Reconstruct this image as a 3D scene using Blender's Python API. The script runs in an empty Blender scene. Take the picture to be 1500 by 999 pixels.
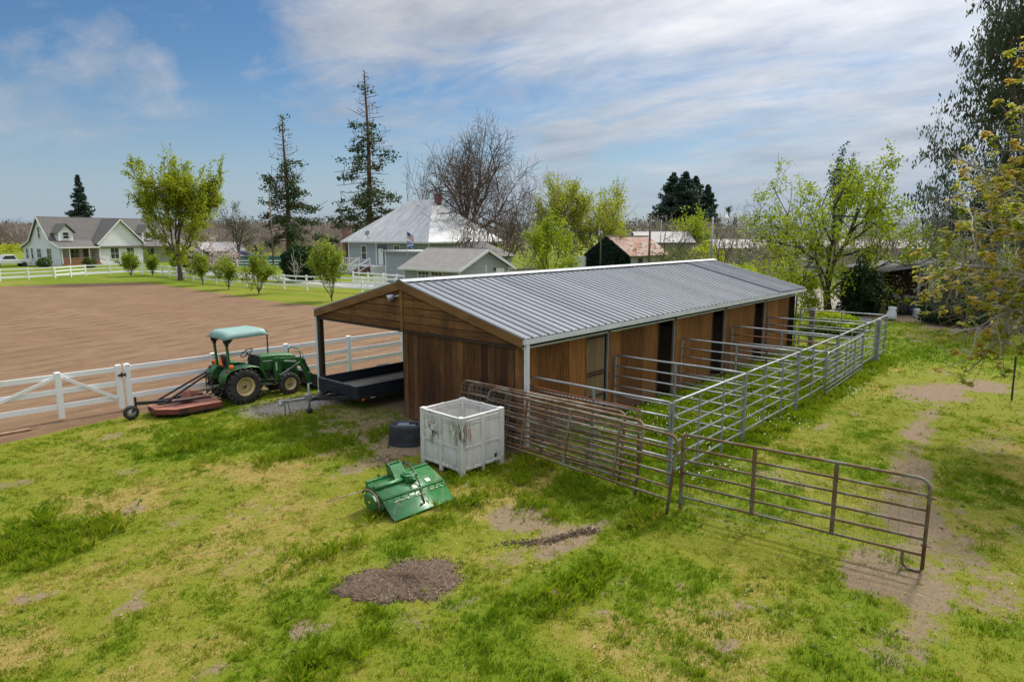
import bpy, bmesh, math, random
import numpy as np
from mathutils import Vector, Matrix, Euler
random.seed(7)
R = math.radians
SC = bpy.context.scene
COL = SC.collection

# ------------------------------------------------------------------ camera
F, HX, H, CX, CY = 960., 344., 5.0, 750., 499.5
PITCH = math.atan((CY-HX)/F); HEAD = R(41.6)
CAM = Vector((-10.794, -13.311, H))
FW = Vector((math.cos(HEAD)*math.cos(PITCH), math.sin(HEAD)*math.cos(PITCH), -math.sin(PITCH)))
RT = Vector((math.sin(HEAD), -math.cos(HEAD), 0))
UP = RT.cross(FW)
FH = Vector((math.cos(HEAD), math.sin(HEAD), 0))
cd = bpy.data.cameras.new('camera'); cam = bpy.data.objects.new('camera', cd); COL.objects.link(cam)
cam.location = CAM; cam.rotation_euler = (R(90)-PITCH, 0, HEAD-R(90))
cd.sensor_width = 36; cd.lens = 36*F/1500; cd.clip_end = 9000; cd.clip_start = .1
SC.camera = cam

def at(x, y, z=0.):
    """world point seen at photo pixel (x, y) on the level z"""
    d = FW + RT*((x-CX)/F) - UP*((y-CY)/F)
    t = (z-H)/d.z
    return CAM + d*t
def far(px, dist):
    """ground point 'dist' metres ahead of the camera in the column px of the photo"""
    p = CAM + FH*dist + RT*(dist*(px-CX)/(F/math.cos(PITCH)))
    return Vector((p.x, p.y, 0))
def high(py, dist):
    """height that reaches photo row py at that distance"""
    return H + dist*math.tan(math.atan((CY-py)/F)-PITCH)

# ------------------------------------------------------------------ tagging
def tag(o, label=None, cat=None, group=None, kind=None):
    if label: o['label'] = label
    if cat: o['category'] = cat
    if group: o['group'] = group
    if kind: o['kind'] = kind
    return o
def thing(name, label, cat, loc=(0,0,0), rz=0., group=None):
    o = bpy.data.objects.new(name, None); COL.objects.link(o)
    o.location = loc; o.rotation_euler = (0,0,rz); o.empty_display_size = .2
    return tag(o, label, cat, group)
KIDS = {}
def put(name, me, parent=None):
    o = bpy.data.objects.new(name, me); COL.objects.link(o)
    if parent is not None:
        o.parent = parent; KIDS.setdefault(parent.name, []).append(o)
    return o
def copy_tree(o, parent=None):
    c = o.copy(); COL.objects.link(c); c.parent = parent
    for ch in KIDS.get(o.name, []):
        d = copy_tree(ch, c); KIDS.setdefault(c.name, []).append(d)
    return c

# ------------------------------------------------------------------ materials
def lin(c): return tuple(c)+(1,) if len(c) == 3 else c
class NT:
    def __init__(s, m):
        m.use_nodes = True; s.t = m.node_tree; s.t.nodes.clear(); s.n = s.t.nodes; s.l = s.t.links
    def add(s, typ, **kw):
        n = s.n.new(typ)
        for k, v in kw.items():
            if k in n.inputs.keys() if isinstance(k, str) else False: n.inputs[k].default_value = v
            else: setattr(n, k, v)
        return n
    def link(s, a, b): s.l.new(a, b)
    def mix(s, fac, a, b, mode='MIX'):
        n = s.n.new('ShaderNodeMix'); n.data_type = 'RGBA'; n.blend_type = mode
        for i, v in ((0, fac), (6, a), (7, b)):
            if isinstance(v, bpy.types.NodeSocket): s.link(v, n.inputs[i])
            elif i == 0: n.inputs[0].default_value = v
            else: n.inputs[i].default_value = lin(v)
        return n.outputs[2]
    def math(s, op, a, b=0., clamp=False):
        n = s.n.new('ShaderNodeMath'); n.operation = op; n.use_clamp = clamp
        for i, v in ((0, a), (1, b)):
            if isinstance(v, bpy.types.NodeSocket): s.link(v, n.inputs[i])
            else: n.inputs[i].default_value = v
        return n.outputs[0]
    def ramp(s, fac, stops):
        n = s.n.new('ShaderNodeValToRGB'); s.link(fac, n.inputs[0])
        e = n.color_ramp.elements
        while len(e) < len(stops): e.new(.5)
        for i, (p, c) in enumerate(stops):
            e[i].position = p; e[i].color = lin(c) if not isinstance(c, (int, float)) else (c, c, c, 1)
        return n.outputs[0]
    def noise(s, vec, scale, detail=4, rough=.55, dist=0.):
        n = s.n.new('ShaderNodeTexNoise'); n.inputs['Scale'].default_value = scale
        n.inputs['Detail'].default_value = detail; n.inputs['Roughness'].default_value = rough
        n.inputs['Distortion'].default_value = dist
        if vec is not None: s.link(vec, n.inputs['Vector'])
        return n.outputs[0]
    def coords(s, kind='Object', scale=(1,1,1), rot=(0,0,0)):
        if kind == 'World':
            v = s.n.new('ShaderNodeNewGeometry').outputs['Position']
        else: v = s.n.new('ShaderNodeTexCoord').outputs[kind]
        if scale != (1,1,1) or rot != (0,0,0):
            m = s.n.new('ShaderNodeMapping'); m.inputs['Scale'].default_value = scale; m.inputs['Rotation'].default_value = rot
            s.link(v, m.inputs[0]); v = m.outputs[0]
        return v
    def attr(s, name):
        n = s.n.new('ShaderNodeAttribute'); n.attribute_name = name; return n
    def bump(s, h, strength, dist=.02):
        n = s.n.new('ShaderNodeBump'); n.inputs['Strength'].default_value = strength; n.inputs['Distance'].default_value = dist
        s.link(h, n.inputs['Height']); return n.outputs[0]
    def out(s, col, rough=.7, metal=0., normal=None, spec=.4, transl=0., alpha=None):
        p = s.n.new('ShaderNodeBsdfPrincipled'); o = s.n.new('ShaderNodeOutputMaterial')
        for key, v in (('Base Color', col), ('Roughness', rough), ('Metallic', metal), ('Specular IOR Level', spec)):
            if isinstance(v, bpy.types.NodeSocket): s.link(v, p.inputs[key])
            else: p.inputs[key].default_value = lin(v) if key == 'Base Color' else v
        if normal is not None: s.link(normal, p.inputs['Normal'])
        sh = p.outputs[0]
        if transl:
            t = s.n.new('ShaderNodeBsdfTranslucent')
            if isinstance(col, bpy.types.NodeSocket): s.link(col, t.inputs[0])
            else: t.inputs[0].default_value = lin(col)
            mx = s.n.new('ShaderNodeMixShader'); mx.inputs[0].default_value = transl
            s.link(sh, mx.inputs[1]); s.link(t.outputs[0], mx.inputs[2]); sh = mx.outputs[0]
        s.link(sh, o.inputs[0])
MATS = {}
def simple(name, col, col2=None, rough=.6, metal=0., scale=6., bump=0., stretch=(1,1,1), lo=.35, hi=.65, col3=None, scale3=2., lo3=.55, hi3=.75, spec=.4, coord='World', detail=5):
    """a surface of colour col, varied towards col2, with spots of col3"""
    if name in MATS: return MATS[name]
    m = bpy.data.materials.new(name); t = NT(m)
    v = t.coords(coord, stretch)
    n = t.noise(v, scale, detail)
    c = t.mix(t.ramp(n, [(lo, 0), (hi, 1)]), col, col2 if col2 else tuple(x*.75 for x in col))
    if col3:
        c = t.mix(t.ramp(t.noise(v, scale3, 6, .65), [(lo3, 0), (hi3, 1)]), c, col3)
    nm = t.bump(t.noise(v, scale*3, 4), bump) if bump else None
    t.out(c, rough, metal, nm, spec)
    MATS[name] = m; return m
def planks(name, cols, width, axis, rough=.8, grain=(1,1,1), gap=.012, vary=.5, dirt=None, lowdirt=0.):
    """timber boards: axis = world axis across the boards"""
    m = bpy.data.materials.new(name); t = NT(m)
    pos = t.coords('World'); sx = t.n.new('ShaderNodeSeparateXYZ'); t.link(pos, sx.inputs[0])
    a = t.math('DIVIDE', sx.outputs[axis], width)
    idx = t.math('FLOOR', a); fr = t.math('FRACT', a)
    wn = t.n.new('ShaderNodeTexWhiteNoise'); wn.noise_dimensions = '1D'; t.link(idx, wn.inputs['W'])
    v = t.coords('World', grain)
    cx = t.n.new('ShaderNodeCombineXYZ'); t.link(t.math('MULTIPLY', wn.outputs[0], 40.), cx.inputs[0]); t.link(t.math('MULTIPLY', wn.outputs[0], 23.), cx.inputs[2])
    va = t.n.new('ShaderNodeVectorMath'); va.operation = 'ADD'; t.link(v, va.inputs[0]); t.link(cx.outputs[0], va.inputs[1])
    g = t.noise(va.outputs[0], 3.0, 6, .65, .6)
    f = t.math('ADD', t.math('MULTIPLY', g, 1-vary*.5), t.math('MULTIPLY', wn.outputs[0], vary*.5))
    c = t.ramp(f, [(.3, cols[0]), (.5, cols[1]), (.72, cols[2])])
    big = t.noise(t.coords('World', (1,1,.35)), 1.1, 5, .6)
    if dirt: c = t.mix(t.ramp(big, [(.5, 0), (.72, .8)]), c, dirt)
    if lowdirt:
        lm = t.math('MULTIPLY', t.ramp(sx.outputs[2], [(0, lowdirt), (.75, 0)]), t.ramp(t.noise(pos, 5, 6, .7), [(.38, 0), (.62, 1)]))
        c = t.mix(lm, c, (.17,.125,.085))
    e = t.math('LESS_THAN', fr, gap/width)
    c = t.mix(e, c, tuple(x*.25 for x in cols[0]))
    h = t.math('SUBTRACT', g, t.math('MULTIPLY', e, 2.))
    t.out(c, rough, 0, t.bump(h, .5, .012), .25)
    MATS[name] = m; return m
def leafmat(name, cols, transl=.35, rough=.6):
    m = bpy.data.materials.new(name); t = NT(m)
    c = t.ramp(t.attr('lv').outputs['Fac'], [(0, cols[0]), (.5, cols[1]), (1, cols[2])])
    t.out(c, rough, 0, None, .25, transl)
    MATS[name] = m; return m
def bark(name, a, b, scale=3.):
    return simple(name, a, b, .9, 0, scale, .6, (1,1,.35))

# ------------------------------------------------------------------ mesh builder
class MB:
    def __init__(s): s.v = []; s.f = []; s.sm = []
    def raw(s, vs, fs, smooth=False):
        o = len(s.v); s.v += [tuple(p) for p in vs]
        for f in fs: s.f.append(tuple(i+o for i in f)); s.sm.append(smooth)
        return s
    def box(s, x0, x1, y0, y1, z0, z1):
        return s.raw([(x0,y0,z0),(x1,y0,z0),(x1,y1,z0),(x0,y1,z0),(x0,y0,z1),(x1,y0,z1),(x1,y1,z1),(x0,y1,z1)],
            [(0,3,2,1),(4,5,6,7),(0,1,5,4),(1,2,6,5),(2,3,7,6),(3,0,4,7)])
    def bar(s, p, q, w, h=None, up=(0,0,1)):
        h = h or w; p = Vector(p); q = Vector(q); d = (q-p).normalized(); u = Vector(up)
        if abs(d.dot(u)) > .98: u = Vector((1,0,0))
        a = d.cross(u).normalized()*(w/2); b = a.cross(d).normalized()*(h/2)
        vs = [p-a-b,p+a-b,p+a+b,p-a+b,q-a-b,q+a-b,q+a+b,q-a+b]
        return s.raw(vs, [(0,1,2,3),(7,6,5,4),(0,4,5,1),(1,5,6,2),(2,6,7,3),(3,7,4,0)])
    def tube(s, pts, r, n=8, caps=True):
        pts = [Vector(p) for p in pts]; m = len(pts)
        rs = r if isinstance(r, (list, tuple)) else [r]*m
        o = len(s.v); prev = None
        for i, p in enumerate(pts):
            d = (pts[min(i+1, m-1)]-pts[max(i-1, 0)]).normalized()
            if prev is None:
                a = d.orthogonal().normalized()
            else:
                a = (prev-d*prev.dot(d)).normalized()
            prev = a; b = d.cross(a)
            for k in range(n):
                t = 2*math.pi*k/n
                s.v.append(tuple(p+(a*math.cos(t)+b*math.sin(t))*rs[i]))
        for i in range(m-1):
            for k in range(n):
                s.f.append((o+i*n+k, o+i*n+(k+1)%n, o+(i+1)*n+(k+1)%n, o+(i+1)*n+k)); s.sm.append(True)
        if caps:
            s.f.append(tuple(o+k for k in reversed(range(n)))); s.sm.append(False)
            s.f.append(tuple(o+(m-1)*n+k for k in range(n))); s.sm.append(False)
        return s
    def lathe(s, c, axis, prof, n=32, smooth=True, cap=True):
        """prof: (radius, offset along axis)"""
        c = Vector(c); d = Vector(axis).normalized(); a = d.orthogonal().normalized(); b = d.cross(a); o = len(s.v); m = len(prof)
        for r, z in prof:
            for k in range(n):
                t = 2*math.pi*k/n; s.v.append(tuple(c+d*z+(a*math.cos(t)+b*math.sin(t))*r))
        for i in range(m-1):
            for k in range(n):
                s.f.append((o+i*n+k, o+i*n+(k+1)%n, o+(i+1)*n+(k+1)%n, o+(i+1)*n+k)); s.sm.append(smooth)
        if not cap: return s
        if prof[0][0] > 1e-4: s.f.append(tuple(o+k for k in reversed(range(n)))); s.sm.append(False)
        if prof[-1][0] > 1e-4: s.f.append(tuple(o+(m-1)*n+k for k in range(n))); s.sm.append(False)
        return s
    def prism(s, poly, off, plane='xz', base=0.):
        """poly in plane, extruded by off along the remaining axis from base"""
        def P(a, b, c): return {'xz': (a,c,b), 'xy': (a,b,c), 'yz': (c,a,b)}[plane]
        n = len(poly); vs = [P(a,b,base) for a,b in poly]+[P(a,b,base+off) for a,b in poly]
        return s.raw(vs, [tuple(range(n)), tuple(reversed(range(n, 2*n)))]+[(i,i+n,(i+1)%n+n,(i+1)%n) for i in range(n)])
    def build(s, name, mat, parent=None, bevel=0., seg=2, loc=None, fix=True):
        me = bpy.data.meshes.new(name); me.from_pydata(s.v, [], s.f)
        me.polygons.foreach_set('use_smooth', s.sm)
        if fix:
            bm = bmesh.new(); bm.from_mesh(me); bmesh.ops.recalc_face_normals(bm, faces=bm.faces); bm.to_mesh(me); bm.free()
        me.materials.append(mat); me.update()
        o = put(name, me, parent)
        if loc is not None: o.location = loc
        if bevel:
            b = o.modifiers.new('bevel', 'BEVEL'); b.width = bevel; b.segments = seg; b.limit_method = 'ANGLE'; b.angle_limit = R(35)
        return o
def quadmesh(name, V, mat, attrs=None, smooth=False, Fq=None, nper=4):
    """numpy faces: V (n,3); faces of nper consecutive vertices unless Fq given"""
    me = bpy.data.meshes.new(name); V = np.asarray(V, np.float32).reshape(-1, 3)
    if Fq is None: Fq = np.arange(len(V), dtype=np.int32).reshape(-1, nper)
    Fq = np.asarray(Fq, np.int32); nf, k = Fq.shape
    me.vertices.add(len(V)); me.vertices.foreach_set('co', V.ravel())
    me.loops.add(nf*k); me.loops.foreach_set('vertex_index', Fq.ravel())
    me.polygons.add(nf); me.polygons.foreach_set('loop_start', np.arange(0, nf*k, k, dtype=np.int32)); 
    me.polygons.foreach_set('loop_total', np.full(nf, k, np.int32))
    me.polygons.foreach_set('use_smooth', np.full(nf, smooth))
    for nm, arr in (attrs or {}).items():
        a = me.attributes.new(nm, 'FLOAT', 'POINT'); a.data.foreach_set('value', np.asarray(arr, np.float32).ravel())
    me.update(calc_edges=True)
    if isinstance(mat, (list, tuple)):
        for q in mat: me.materials.append(q)
    elif mat is not None: me.materials.append(mat)
    return me

# ------------------------------------------------------------------ numpy noise
def vnoise(x, y, seed=0):
    xi = np.floor(x).astype(np.int64); yi = np.floor(y).astype(np.int64); fx = x-xi; fy = y-yi
    fx = fx*fx*(3-2*fx); fy = fy*fy*(3-2*fy)
    def h(a, b):
        n = (a*374761393+b*668265263+seed*1442695041) & 0xFFFFFFFF
        n = ((n ^ (n >> 13))*1274126177) & 0xFFFFFFFF
        return ((n ^ (n >> 16)) & 0xFFFF)/65535.
    return (h(xi,yi)*(1-fx)+h(xi+1,yi)*fx)*(1-fy)+(h(xi,yi+1)*(1-fx)+h(xi+1,yi+1)*fx)*fy
def fbm(x, y, sc, seed=0, oct=4, g=.5):
    t = np.zeros_like(x); a = 1.; tot = 0
    for i in range(oct):
        t += a*vnoise(x*sc*2**i+17.3*i, y*sc*2**i-9.1*i, seed+i*7); tot += a; a *= g
    return t/tot
def sstep(a, b, x):
    t = np.clip((x-a)/(b-a), 0, 1); return t*t*(3-2*t)
# ------------------------------------------------------------------ world, sun
SUN_HEAD, SUN_EL = 1., 48.
w = bpy.data.worlds.new('World'); SC.world = w; t = NT(w)
sky = t.n.new('ShaderNodeTexSky'); sky.sky_type = 'NISHITA'; sky.sun_disc = False
sky.sun_elevation = R(SUN_EL); sky.sun_rotation = R(90-SUN_HEAD); sky.altitude = 100; sky.air_density = 1.0; sky.dust_density = .35; sky.ozone_density = 3.0
bg = t.n.new('ShaderNodeBackground'); bg.inputs[1].default_value = .11
hs = t.n.new('ShaderNodeHueSaturation'); hs.inputs['Saturation'].default_value = 1.22; hs.inputs['Value'].default_value = .52; t.link(sky.outputs[0], hs.inputs['Color']); t.link(hs.outputs[0], bg.inputs[0])
tc = t.n.new('ShaderNodeTexCoord'); sep = t.n.new('ShaderNodeSeparateXYZ'); t.link(tc.outputs['Generated'], sep.inputs[0])
zz = t.math('ADD', t.math('MAXIMUM', sep.outputs[2], 0.), .16)
cmb = t.n.new('ShaderNodeCombineXYZ')
t.link(t.math('DIVIDE', sep.outputs[0], zz), cmb.inputs[0]); t.link(t.math('DIVIDE', sep.outputs[1], zz), cmb.inputs[1])
mp = t.n.new('ShaderNodeMapping'); t.link(cmb.outputs[0], mp.inputs[0])
mp.inputs['Rotation'].default_value = (0, 0, R(35)); mp.inputs['Scale'].default_value = (1.1, .66, 1); mp.inputs['Location'].default_value = (3.1, 1.7, 0)
n1 = t.noise(mp.outputs[0], .75, 9, .60, .7)
n2 = t.noise(mp.outputs[0], 3.2, 7, .62, .6)
# more veil towards the right of the picture, clear towards the lower left
d2 = t.n.new('ShaderNodeVectorMath'); d2.operation = 'DOT_PRODUCT'; t.link(tc.outputs['Generated'], d2.inputs[0])
d2.inputs[1].default_value = tuple(RT*.60 + Vector((0,0,1))*.95)
side = d2.outputs['Value']
over = t.math('MULTIPLY', t.math('MAXIMUM', t.math('SUBTRACT', sep.outputs[2], .38), 0.), .9)  # extra bright cloud overhead, out of view, added as fill light
f = t.math('ADD', over, t.math('ADD', t.math('ADD', t.math('MULTIPLY', n1, 1.05), t.math('MULTIPLY', n2, .44)), t.math('MULTIPLY', side, .50)))
cl = t.ramp(f, [(.68, 0), (.77, .30), (.89, .78), (1.06, .96)])
cb = t.n.new('ShaderNodeBackground'); 
t.link(t.ramp(t.noise(mp.outputs[0], 2.1, 6, .6), [(.3, (.46,.51,.60)), (.5, (.70,.73,.79)), (.7, (.95,.95,.97))]), cb.inputs[0]); ds = t.n.new('ShaderNodeVectorMath'); ds.operation = 'DOT_PRODUCT'; t.link(tc.outputs['Generated'], ds.inputs[0]); ds.inputs[1].default_value = (math.cos(R(SUN_HEAD))*math.cos(R(SUN_EL)), math.sin(R(SUN_HEAD))*math.cos(R(SUN_EL)), math.sin(R(SUN_EL)))
gl = t.math('POWER', t.math('MAXIMUM', ds.outputs['Value'], 0.), 6.)
t.link(t.math('ADD', t.math('ADD', .44, t.math('MULTIPLY', gl, .9)), t.math('MULTIPLY', over, 1.8)), cb.inputs[1])
mx = t.n.new('ShaderNodeMixShader'); wo = t.n.new('ShaderNodeOutputWorld')
hz = t.ramp(sep.outputs[2], [(0, .88), (.05, .66), (.11, .34), (.22, 0)])
t.link(cl, mx.inputs[0]); t.link(bg.outputs[0], mx.inputs[1]); t.link(cb.outputs[0], mx.inputs[2]); hb = t.n.new('ShaderNodeBackground'); hb.inputs[0].default_value = (.37,.47,.60,1); hb.inputs[1].default_value = .60
mx2 = t.n.new('ShaderNodeMixShader'); t.link(hz, mx2.inputs[0]); t.link(mx.outputs[0], mx2.inputs[1]); t.link(hb.outputs[0], mx2.inputs[2]); t.link(mx2.outputs[0], wo.inputs[0])
sd = bpy.data.lights.new('sun', 'SUN'); sd.energy = 2.55; sd.angle = R(6.0); sd.color = (1, .94, .83)
so = bpy.data.objects.new('sun', sd); COL.objects.link(so)
sv = Vector((math.cos(R(SUN_HEAD))*math.cos(R(SUN_EL)), math.sin(R(SUN_HEAD))*math.cos(R(SUN_EL)), math.sin(R(SUN_EL))))
so.rotation_euler = sv.to_track_quat('Z', 'Y').to_euler(); so.location = (0, 0, 40)
vs = SC.view_settings; vs.view_transform = 'Standard'; vs.look = 'None'; vs.exposure = 0.68; vs.gamma = 1; vs.use_curve_mapping = False
SC.cycles.max_bounces = 6; SC.cycles.transparent_max_bounces = 6; SC.cycles.use_denoising = True
SC.cycles.caustics_reflective = False; SC.cycles.caustics_refractive = False

# ------------------------------------------------------------------ what grows where
def P(px, py, ru, rv, s): p = at(px, py); return (p.x, p.y, ru, rv, s)
SOIL = [P(560,625,2.0,1.4,1), P(520,610,1.6,1.5,.6), P(600,650,1.1,.9,.9), P(540,680,1.0,.5,.7), P(690,640,1.2,.8,.8), P(740,650,.8,.6,.6),
  P(752,765,.75,.55,.75), P(780,795,1.0,.25,.75), P(840,785,.9,.25,.8), P(700,880,.9,.1,.6),
  P(1375,575,1.9,.9,1), P(1440,565,1.4,.8,.9), P(1345,630,1.6,.5,.85), P(1330,690,1.3,.45,.85), P(1345,760,.9,.5,.9), P(1290,840,.9,.7,.9), P(1360,880,1.0,.4,.8), P(1390,800,.9,.5,.6), P(1460,875,.8,.35,.55), P(1320,940,.9,.3,.5), P(1440,650,1.6,.5,.5), P(1490,780,.7,.3,.4),
  P(1365,605,1.8,.45,.62), P(1335,660,1.6,.42,.62), P(1330,725,1.3,.40,.62), P(1338,790,1.0,.40,.62), P(1352,845,.8,.4,.62), P(1210,622,.9,.25,.7), P(1145,690,.7,.4,.35), P(1340,465,3.5,5.5,1), P(1410,480,2,3,.8), P(1330,490,1.6,1.2,.4),
  P(370,745,.7,.6,.35), P(175,690,.6,.4,.45), P(270,760,.6,.35,.45), P(455,918,.45,.35,.7), P(300,990,.4,.3,.5), P(345,825,.8,.6,.3), P(620,900,.9,.4,.35),
  P(30,628,1.6,.5,.9), P(90,615,1.8,.45,.9), P(150,607,1.5,.4,.8), P(250,585,2.5,.5,.7), P(330,580,2.5,.9,.5), P(1060,950,.4,.2,.7), P(820,870,.8,.15,.6), P(900,860,.6,.1,.4)]
DRY = [P(200,850,2.0,1.3,.8), P(420,840,1.4,1.0,.7), P(330,940,1.2,.8,.8), P(120,660,1.6,.9,.6), P(1130,960,1.0,.7,.7), P(330,800,2.2,1.4,.9), P(200,720,2.2,1.2,.7), P(480,760,1.5,1.2,.6), P(560,960,1.2,1.0,.5), P(760,720,1.2,.8,.6), P(700,820,1.4,.8,.6), P(900,900,1.2,.8,.4), P(1150,900,1.4,1.0,.5),
  P(1080,800,1.0,1.2,.4), P(1130,640,2.5,.8,.5), P(1290,560,2.5,1.3,.4), P(400,690,1.8,1.0,.5), P(130,880,1.2,.9,.5), P(860,770,1.3,.5,.5), P(600,760,.8,.5,.4), P(1220,720,1.5,1.2,.5)]
LUSH = [P(60,800,1.3,1.0,1), P(470,640,2.0,1.0,.9), P(600,790,1.6,.5,.8), P(830,690,2.0,.8,1), P(930,740,1.3,.7,1), P(700,690,.7,.4,1), P(870,850,1.0,.5,.8), P(940,900,.8,.6,.6), P(760,900,1.0,.4,.5), P(420,900,.8,.5,.5), P(500,960,1.0,.4,.9), P(100,745,1.0,.6,.6),
  P(350,640,2.0,.6,.6), P(560,890,.5,.2,1), P(660,890,.4,.2,.6), P(1240,960,.9,.5,.5), P(1450,730,1.2,.9,.5), P(1260,640,1.5,.5,.4), P(400,590,1.6,.4,.6), P(1480,960,.9,.7,.5), P(1380,520,3,1,.5), P(210,830,1.,.5,.5)]
def blobs(x, y, L, wob):
    o = np.zeros_like(x)
    for cx, cy, ru, rv, s in L:
        d = np.sqrt(((x-cx)/ru)**2+((y-cy)/rv)**2)+wob
        o = np.maximum(o, s*sstep(1.45, .35, d))
    return o
YARD = [P(1240,440,9,4.5,1), P(1200,432,9,3,1)]
def fields(x, y):
    """bare soil, lush green, dry straw and gravel amounts at a ground point"""
    wob = (fbm(x, y, .9, 3, 5, .6)-.5)*1.9+(fbm(x, y, 4.5, 4, 3, .6)-.5)*.8
    soil = blobs(x, y, SOIL, wob); dry = blobs(x, y, DRY, wob*1.3); lush = blobs(x, y, LUSH, wob*1.2)
    b = fbm(x, y, .28, 11, 5, .55); c = fbm(x, y, 1.3, 23, 4, .6)
    lush = np.clip(lush*.75+sstep(.36, .68, b*.5+c*.5)*.9, 0, 1)*(1-.6*dry)
    dry = np.clip(dry*.6+sstep(.52, .72, fbm(x, y, .4, 31, 5, .6))*.5, 0, 1)
    soil = np.maximum(soil, sstep(.66, .76, fbm(x, y, .75, 41, 5, .6))*.6)
    # the paddock between stall wall and panels
    pad = sstep(.6, 1.1, x)*sstep(19.8, 19.2, x)*sstep(-7.6, -7.2, y)*sstep(-3.4, -3.7, y)
    edge = np.exp(-((y+7.45)/.45)**2)*sstep(.3, 1.5, x)*sstep(20, 18.5, x)
    pl = np.maximum(pad, edge); lush = np.maximum(lush, pl*(.72+.4*c)); soil = soil*(1-pl*.95); dry = dry*(1-pl*.9)
    # shaded earth under the barn roof
    barn = sstep(.2, 1.2, x)*sstep(19.8, 19., x)*sstep(-3.5, -3.2, y)*sstep(4.6, 3.6, y+wob*.5)
    soil = np.maximum(soil, barn); lush *= 1-barn
    # gravel by the tractor and along the open side of the barn
    gr = sstep(-2.7, -1.4, x+wob*.6)*sstep(21, 19, x)*np.exp(-((y-4.15-.2*wob)/.8)**2)*1.25
    gr = np.maximum(gr, blobs(x, y, YARD, wob*.6))
    gr = np.clip(gr*(.55+.9*c), 0, 1)
    soil = np.maximum(soil, gr*.9); lush = lush*(1-gr)
    fieldg = sstep(40, 70, np.hypot(x-10, y)) 
    lush = np.maximum(lush, fieldg*1.0*(.6+b))*(1-.5*sstep(90, 200, y+x))
    return soil, np.clip(lush, 0, 1), dry, gr
ARENA_R = 15.3
def arena_in(x, y):
    """signed inside-ness (m) of the harrowed arena"""
    n = (fbm(x, y, .35, 77, 4)-.5)*1.0
    near = 6.55+.45*sstep(-3, 3, x)-.5*sstep(-5., -9, x)
    farv = 66.5-3.5*sstep(8, 16, x)
    return np.minimum(np.minimum(y-near, farv-y), ARENA_R+.5*np.sin(y*.13)-x)+n*.6
def ground_z(x, y):
    z = (fbm(x, y, .6, 5, 3)-.5)*.05+(fbm(x, y, .12, 6, 2)-.5)*.06-.02
    z = z*sstep(80, 40, np.hypot(x, y))
    return z-.10*sstep(0, .5, arena_in(x, y))*sstep(400, 300, np.hypot(x, y))

def axis_lines(a, b, step, out):
    l = list(np.arange(a, b, step)); s = step; p = a; left = []
    while p > -out: s *= 1.16; p -= s; left.append(p)
    s = step; p = l[-1]; right = []
    while p < out: s *= 1.16; p += s; right.append(p)
    return np.array(left[::-1]+l+right)
gx = axis_lines(-13, 24, .14, 5000); gy = axis_lines(-17, 9, .14, 5000)
X, Y = np.meshgrid(gx, gy, indexing='ij'); nx, ny = X.shape
Xf, Yf = X.ravel(), Y.ravel(); so_, lu_, dr_, gr_ = fields(Xf, Yf)
idx = np.arange(nx*ny).reshape(nx, ny)
Q = np.stack([idx[:-1,:-1], idx[1:,:-1], idx[1:,1:], idx[:-1,1:]], -1).reshape(-1, 4)
m = bpy.data.materials.new('field_earth_and_turf'); t = NT(m); wv = t.coords('World')
nf = t.noise(wv, 9, 6, .7); nb = t.noise(wv, 38, 4, .7); nm_ = t.noise(wv, 2.2, 5, .6)
S = t.attr('soil').outputs['Fac']; L_ = t.attr('lush').outputs['Fac']; D_ = t.attr('dry').outputs['Fac']; G_ = t.attr('gravel').outputs['Fac']
green = t.mix(nb, (.055,.09,.004), (.19,.25,.010))
yel = t.mix(nb, (.085,.100,.007), (.265,.28,.026))
straw = t.mix(nb, (.19,.125,.035), (.44,.32,.105))
earth = t.mix(t.math('ADD', t.math('MULTIPLY', nf, .5), t.math('MULTIPLY', nb, .5)), (.07,.045,.025), (.39,.29,.19))
stone = t.mix(t.ramp(nb, [(.35, 0), (.65, 1)]), (.15,.13,.11), (.43,.385,.33))
nd_ = t.math('ADD', t.math('MULTIPLY', t.noise(wv, 3.4, 6, .7), .55), t.math('MULTIPLY', t.noise(wv, 17, 5, .75), .45))
def jit(s, k=.5): return t.ramp(t.math('ADD', s, t.math('MULTIPLY', t.math('SUBTRACT', nd_, .5), k*2.2)), [(.32, 0), (.68, 1)])
c = t.mix(jit(L_, 1.2), yel, green); c = t.mix(t.math('MULTIPLY', jit(D_, 1.4), .75), c, straw)
c = t.mix(t.math('MULTIPLY', t.ramp(t.noise(wv, 3.3, 6, .7), [(.60, 0), (.72, 1)]), .6), c, (.27,.135,.055))
c = t.mix(jit(S, 1.3), c, earth); c = t.mix(jit(G_, 1.2), c, stone)
t.out(c, .95, 0, t.bump(t.math('ADD', nf, nb), .7, .05), .15)
me = quadmesh('ground', np.stack([Xf, Yf, ground_z(Xf, Yf)], -1), m, {'soil': so_, 'lush': lu_, 'dry': dr_, 'gravel': gr_}, True, Q)
tag(put('ground', me), kind='structure')

# arena of raked sandy soil
ax = np.arange(-16, 17, .3); ay = np.arange(4.5, 68.5, .3); AX, AY = np.meshgrid(ax, ay, indexing='ij')
ins = arena_in(AX.ravel(), AY.ravel())
az = -.16+.17*sstep(-.25, .45, ins)+(fbm(AX.ravel(), AY.ravel(), .5, 8, 3)-.5)*.05*sstep(.2, 2, ins)
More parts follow.
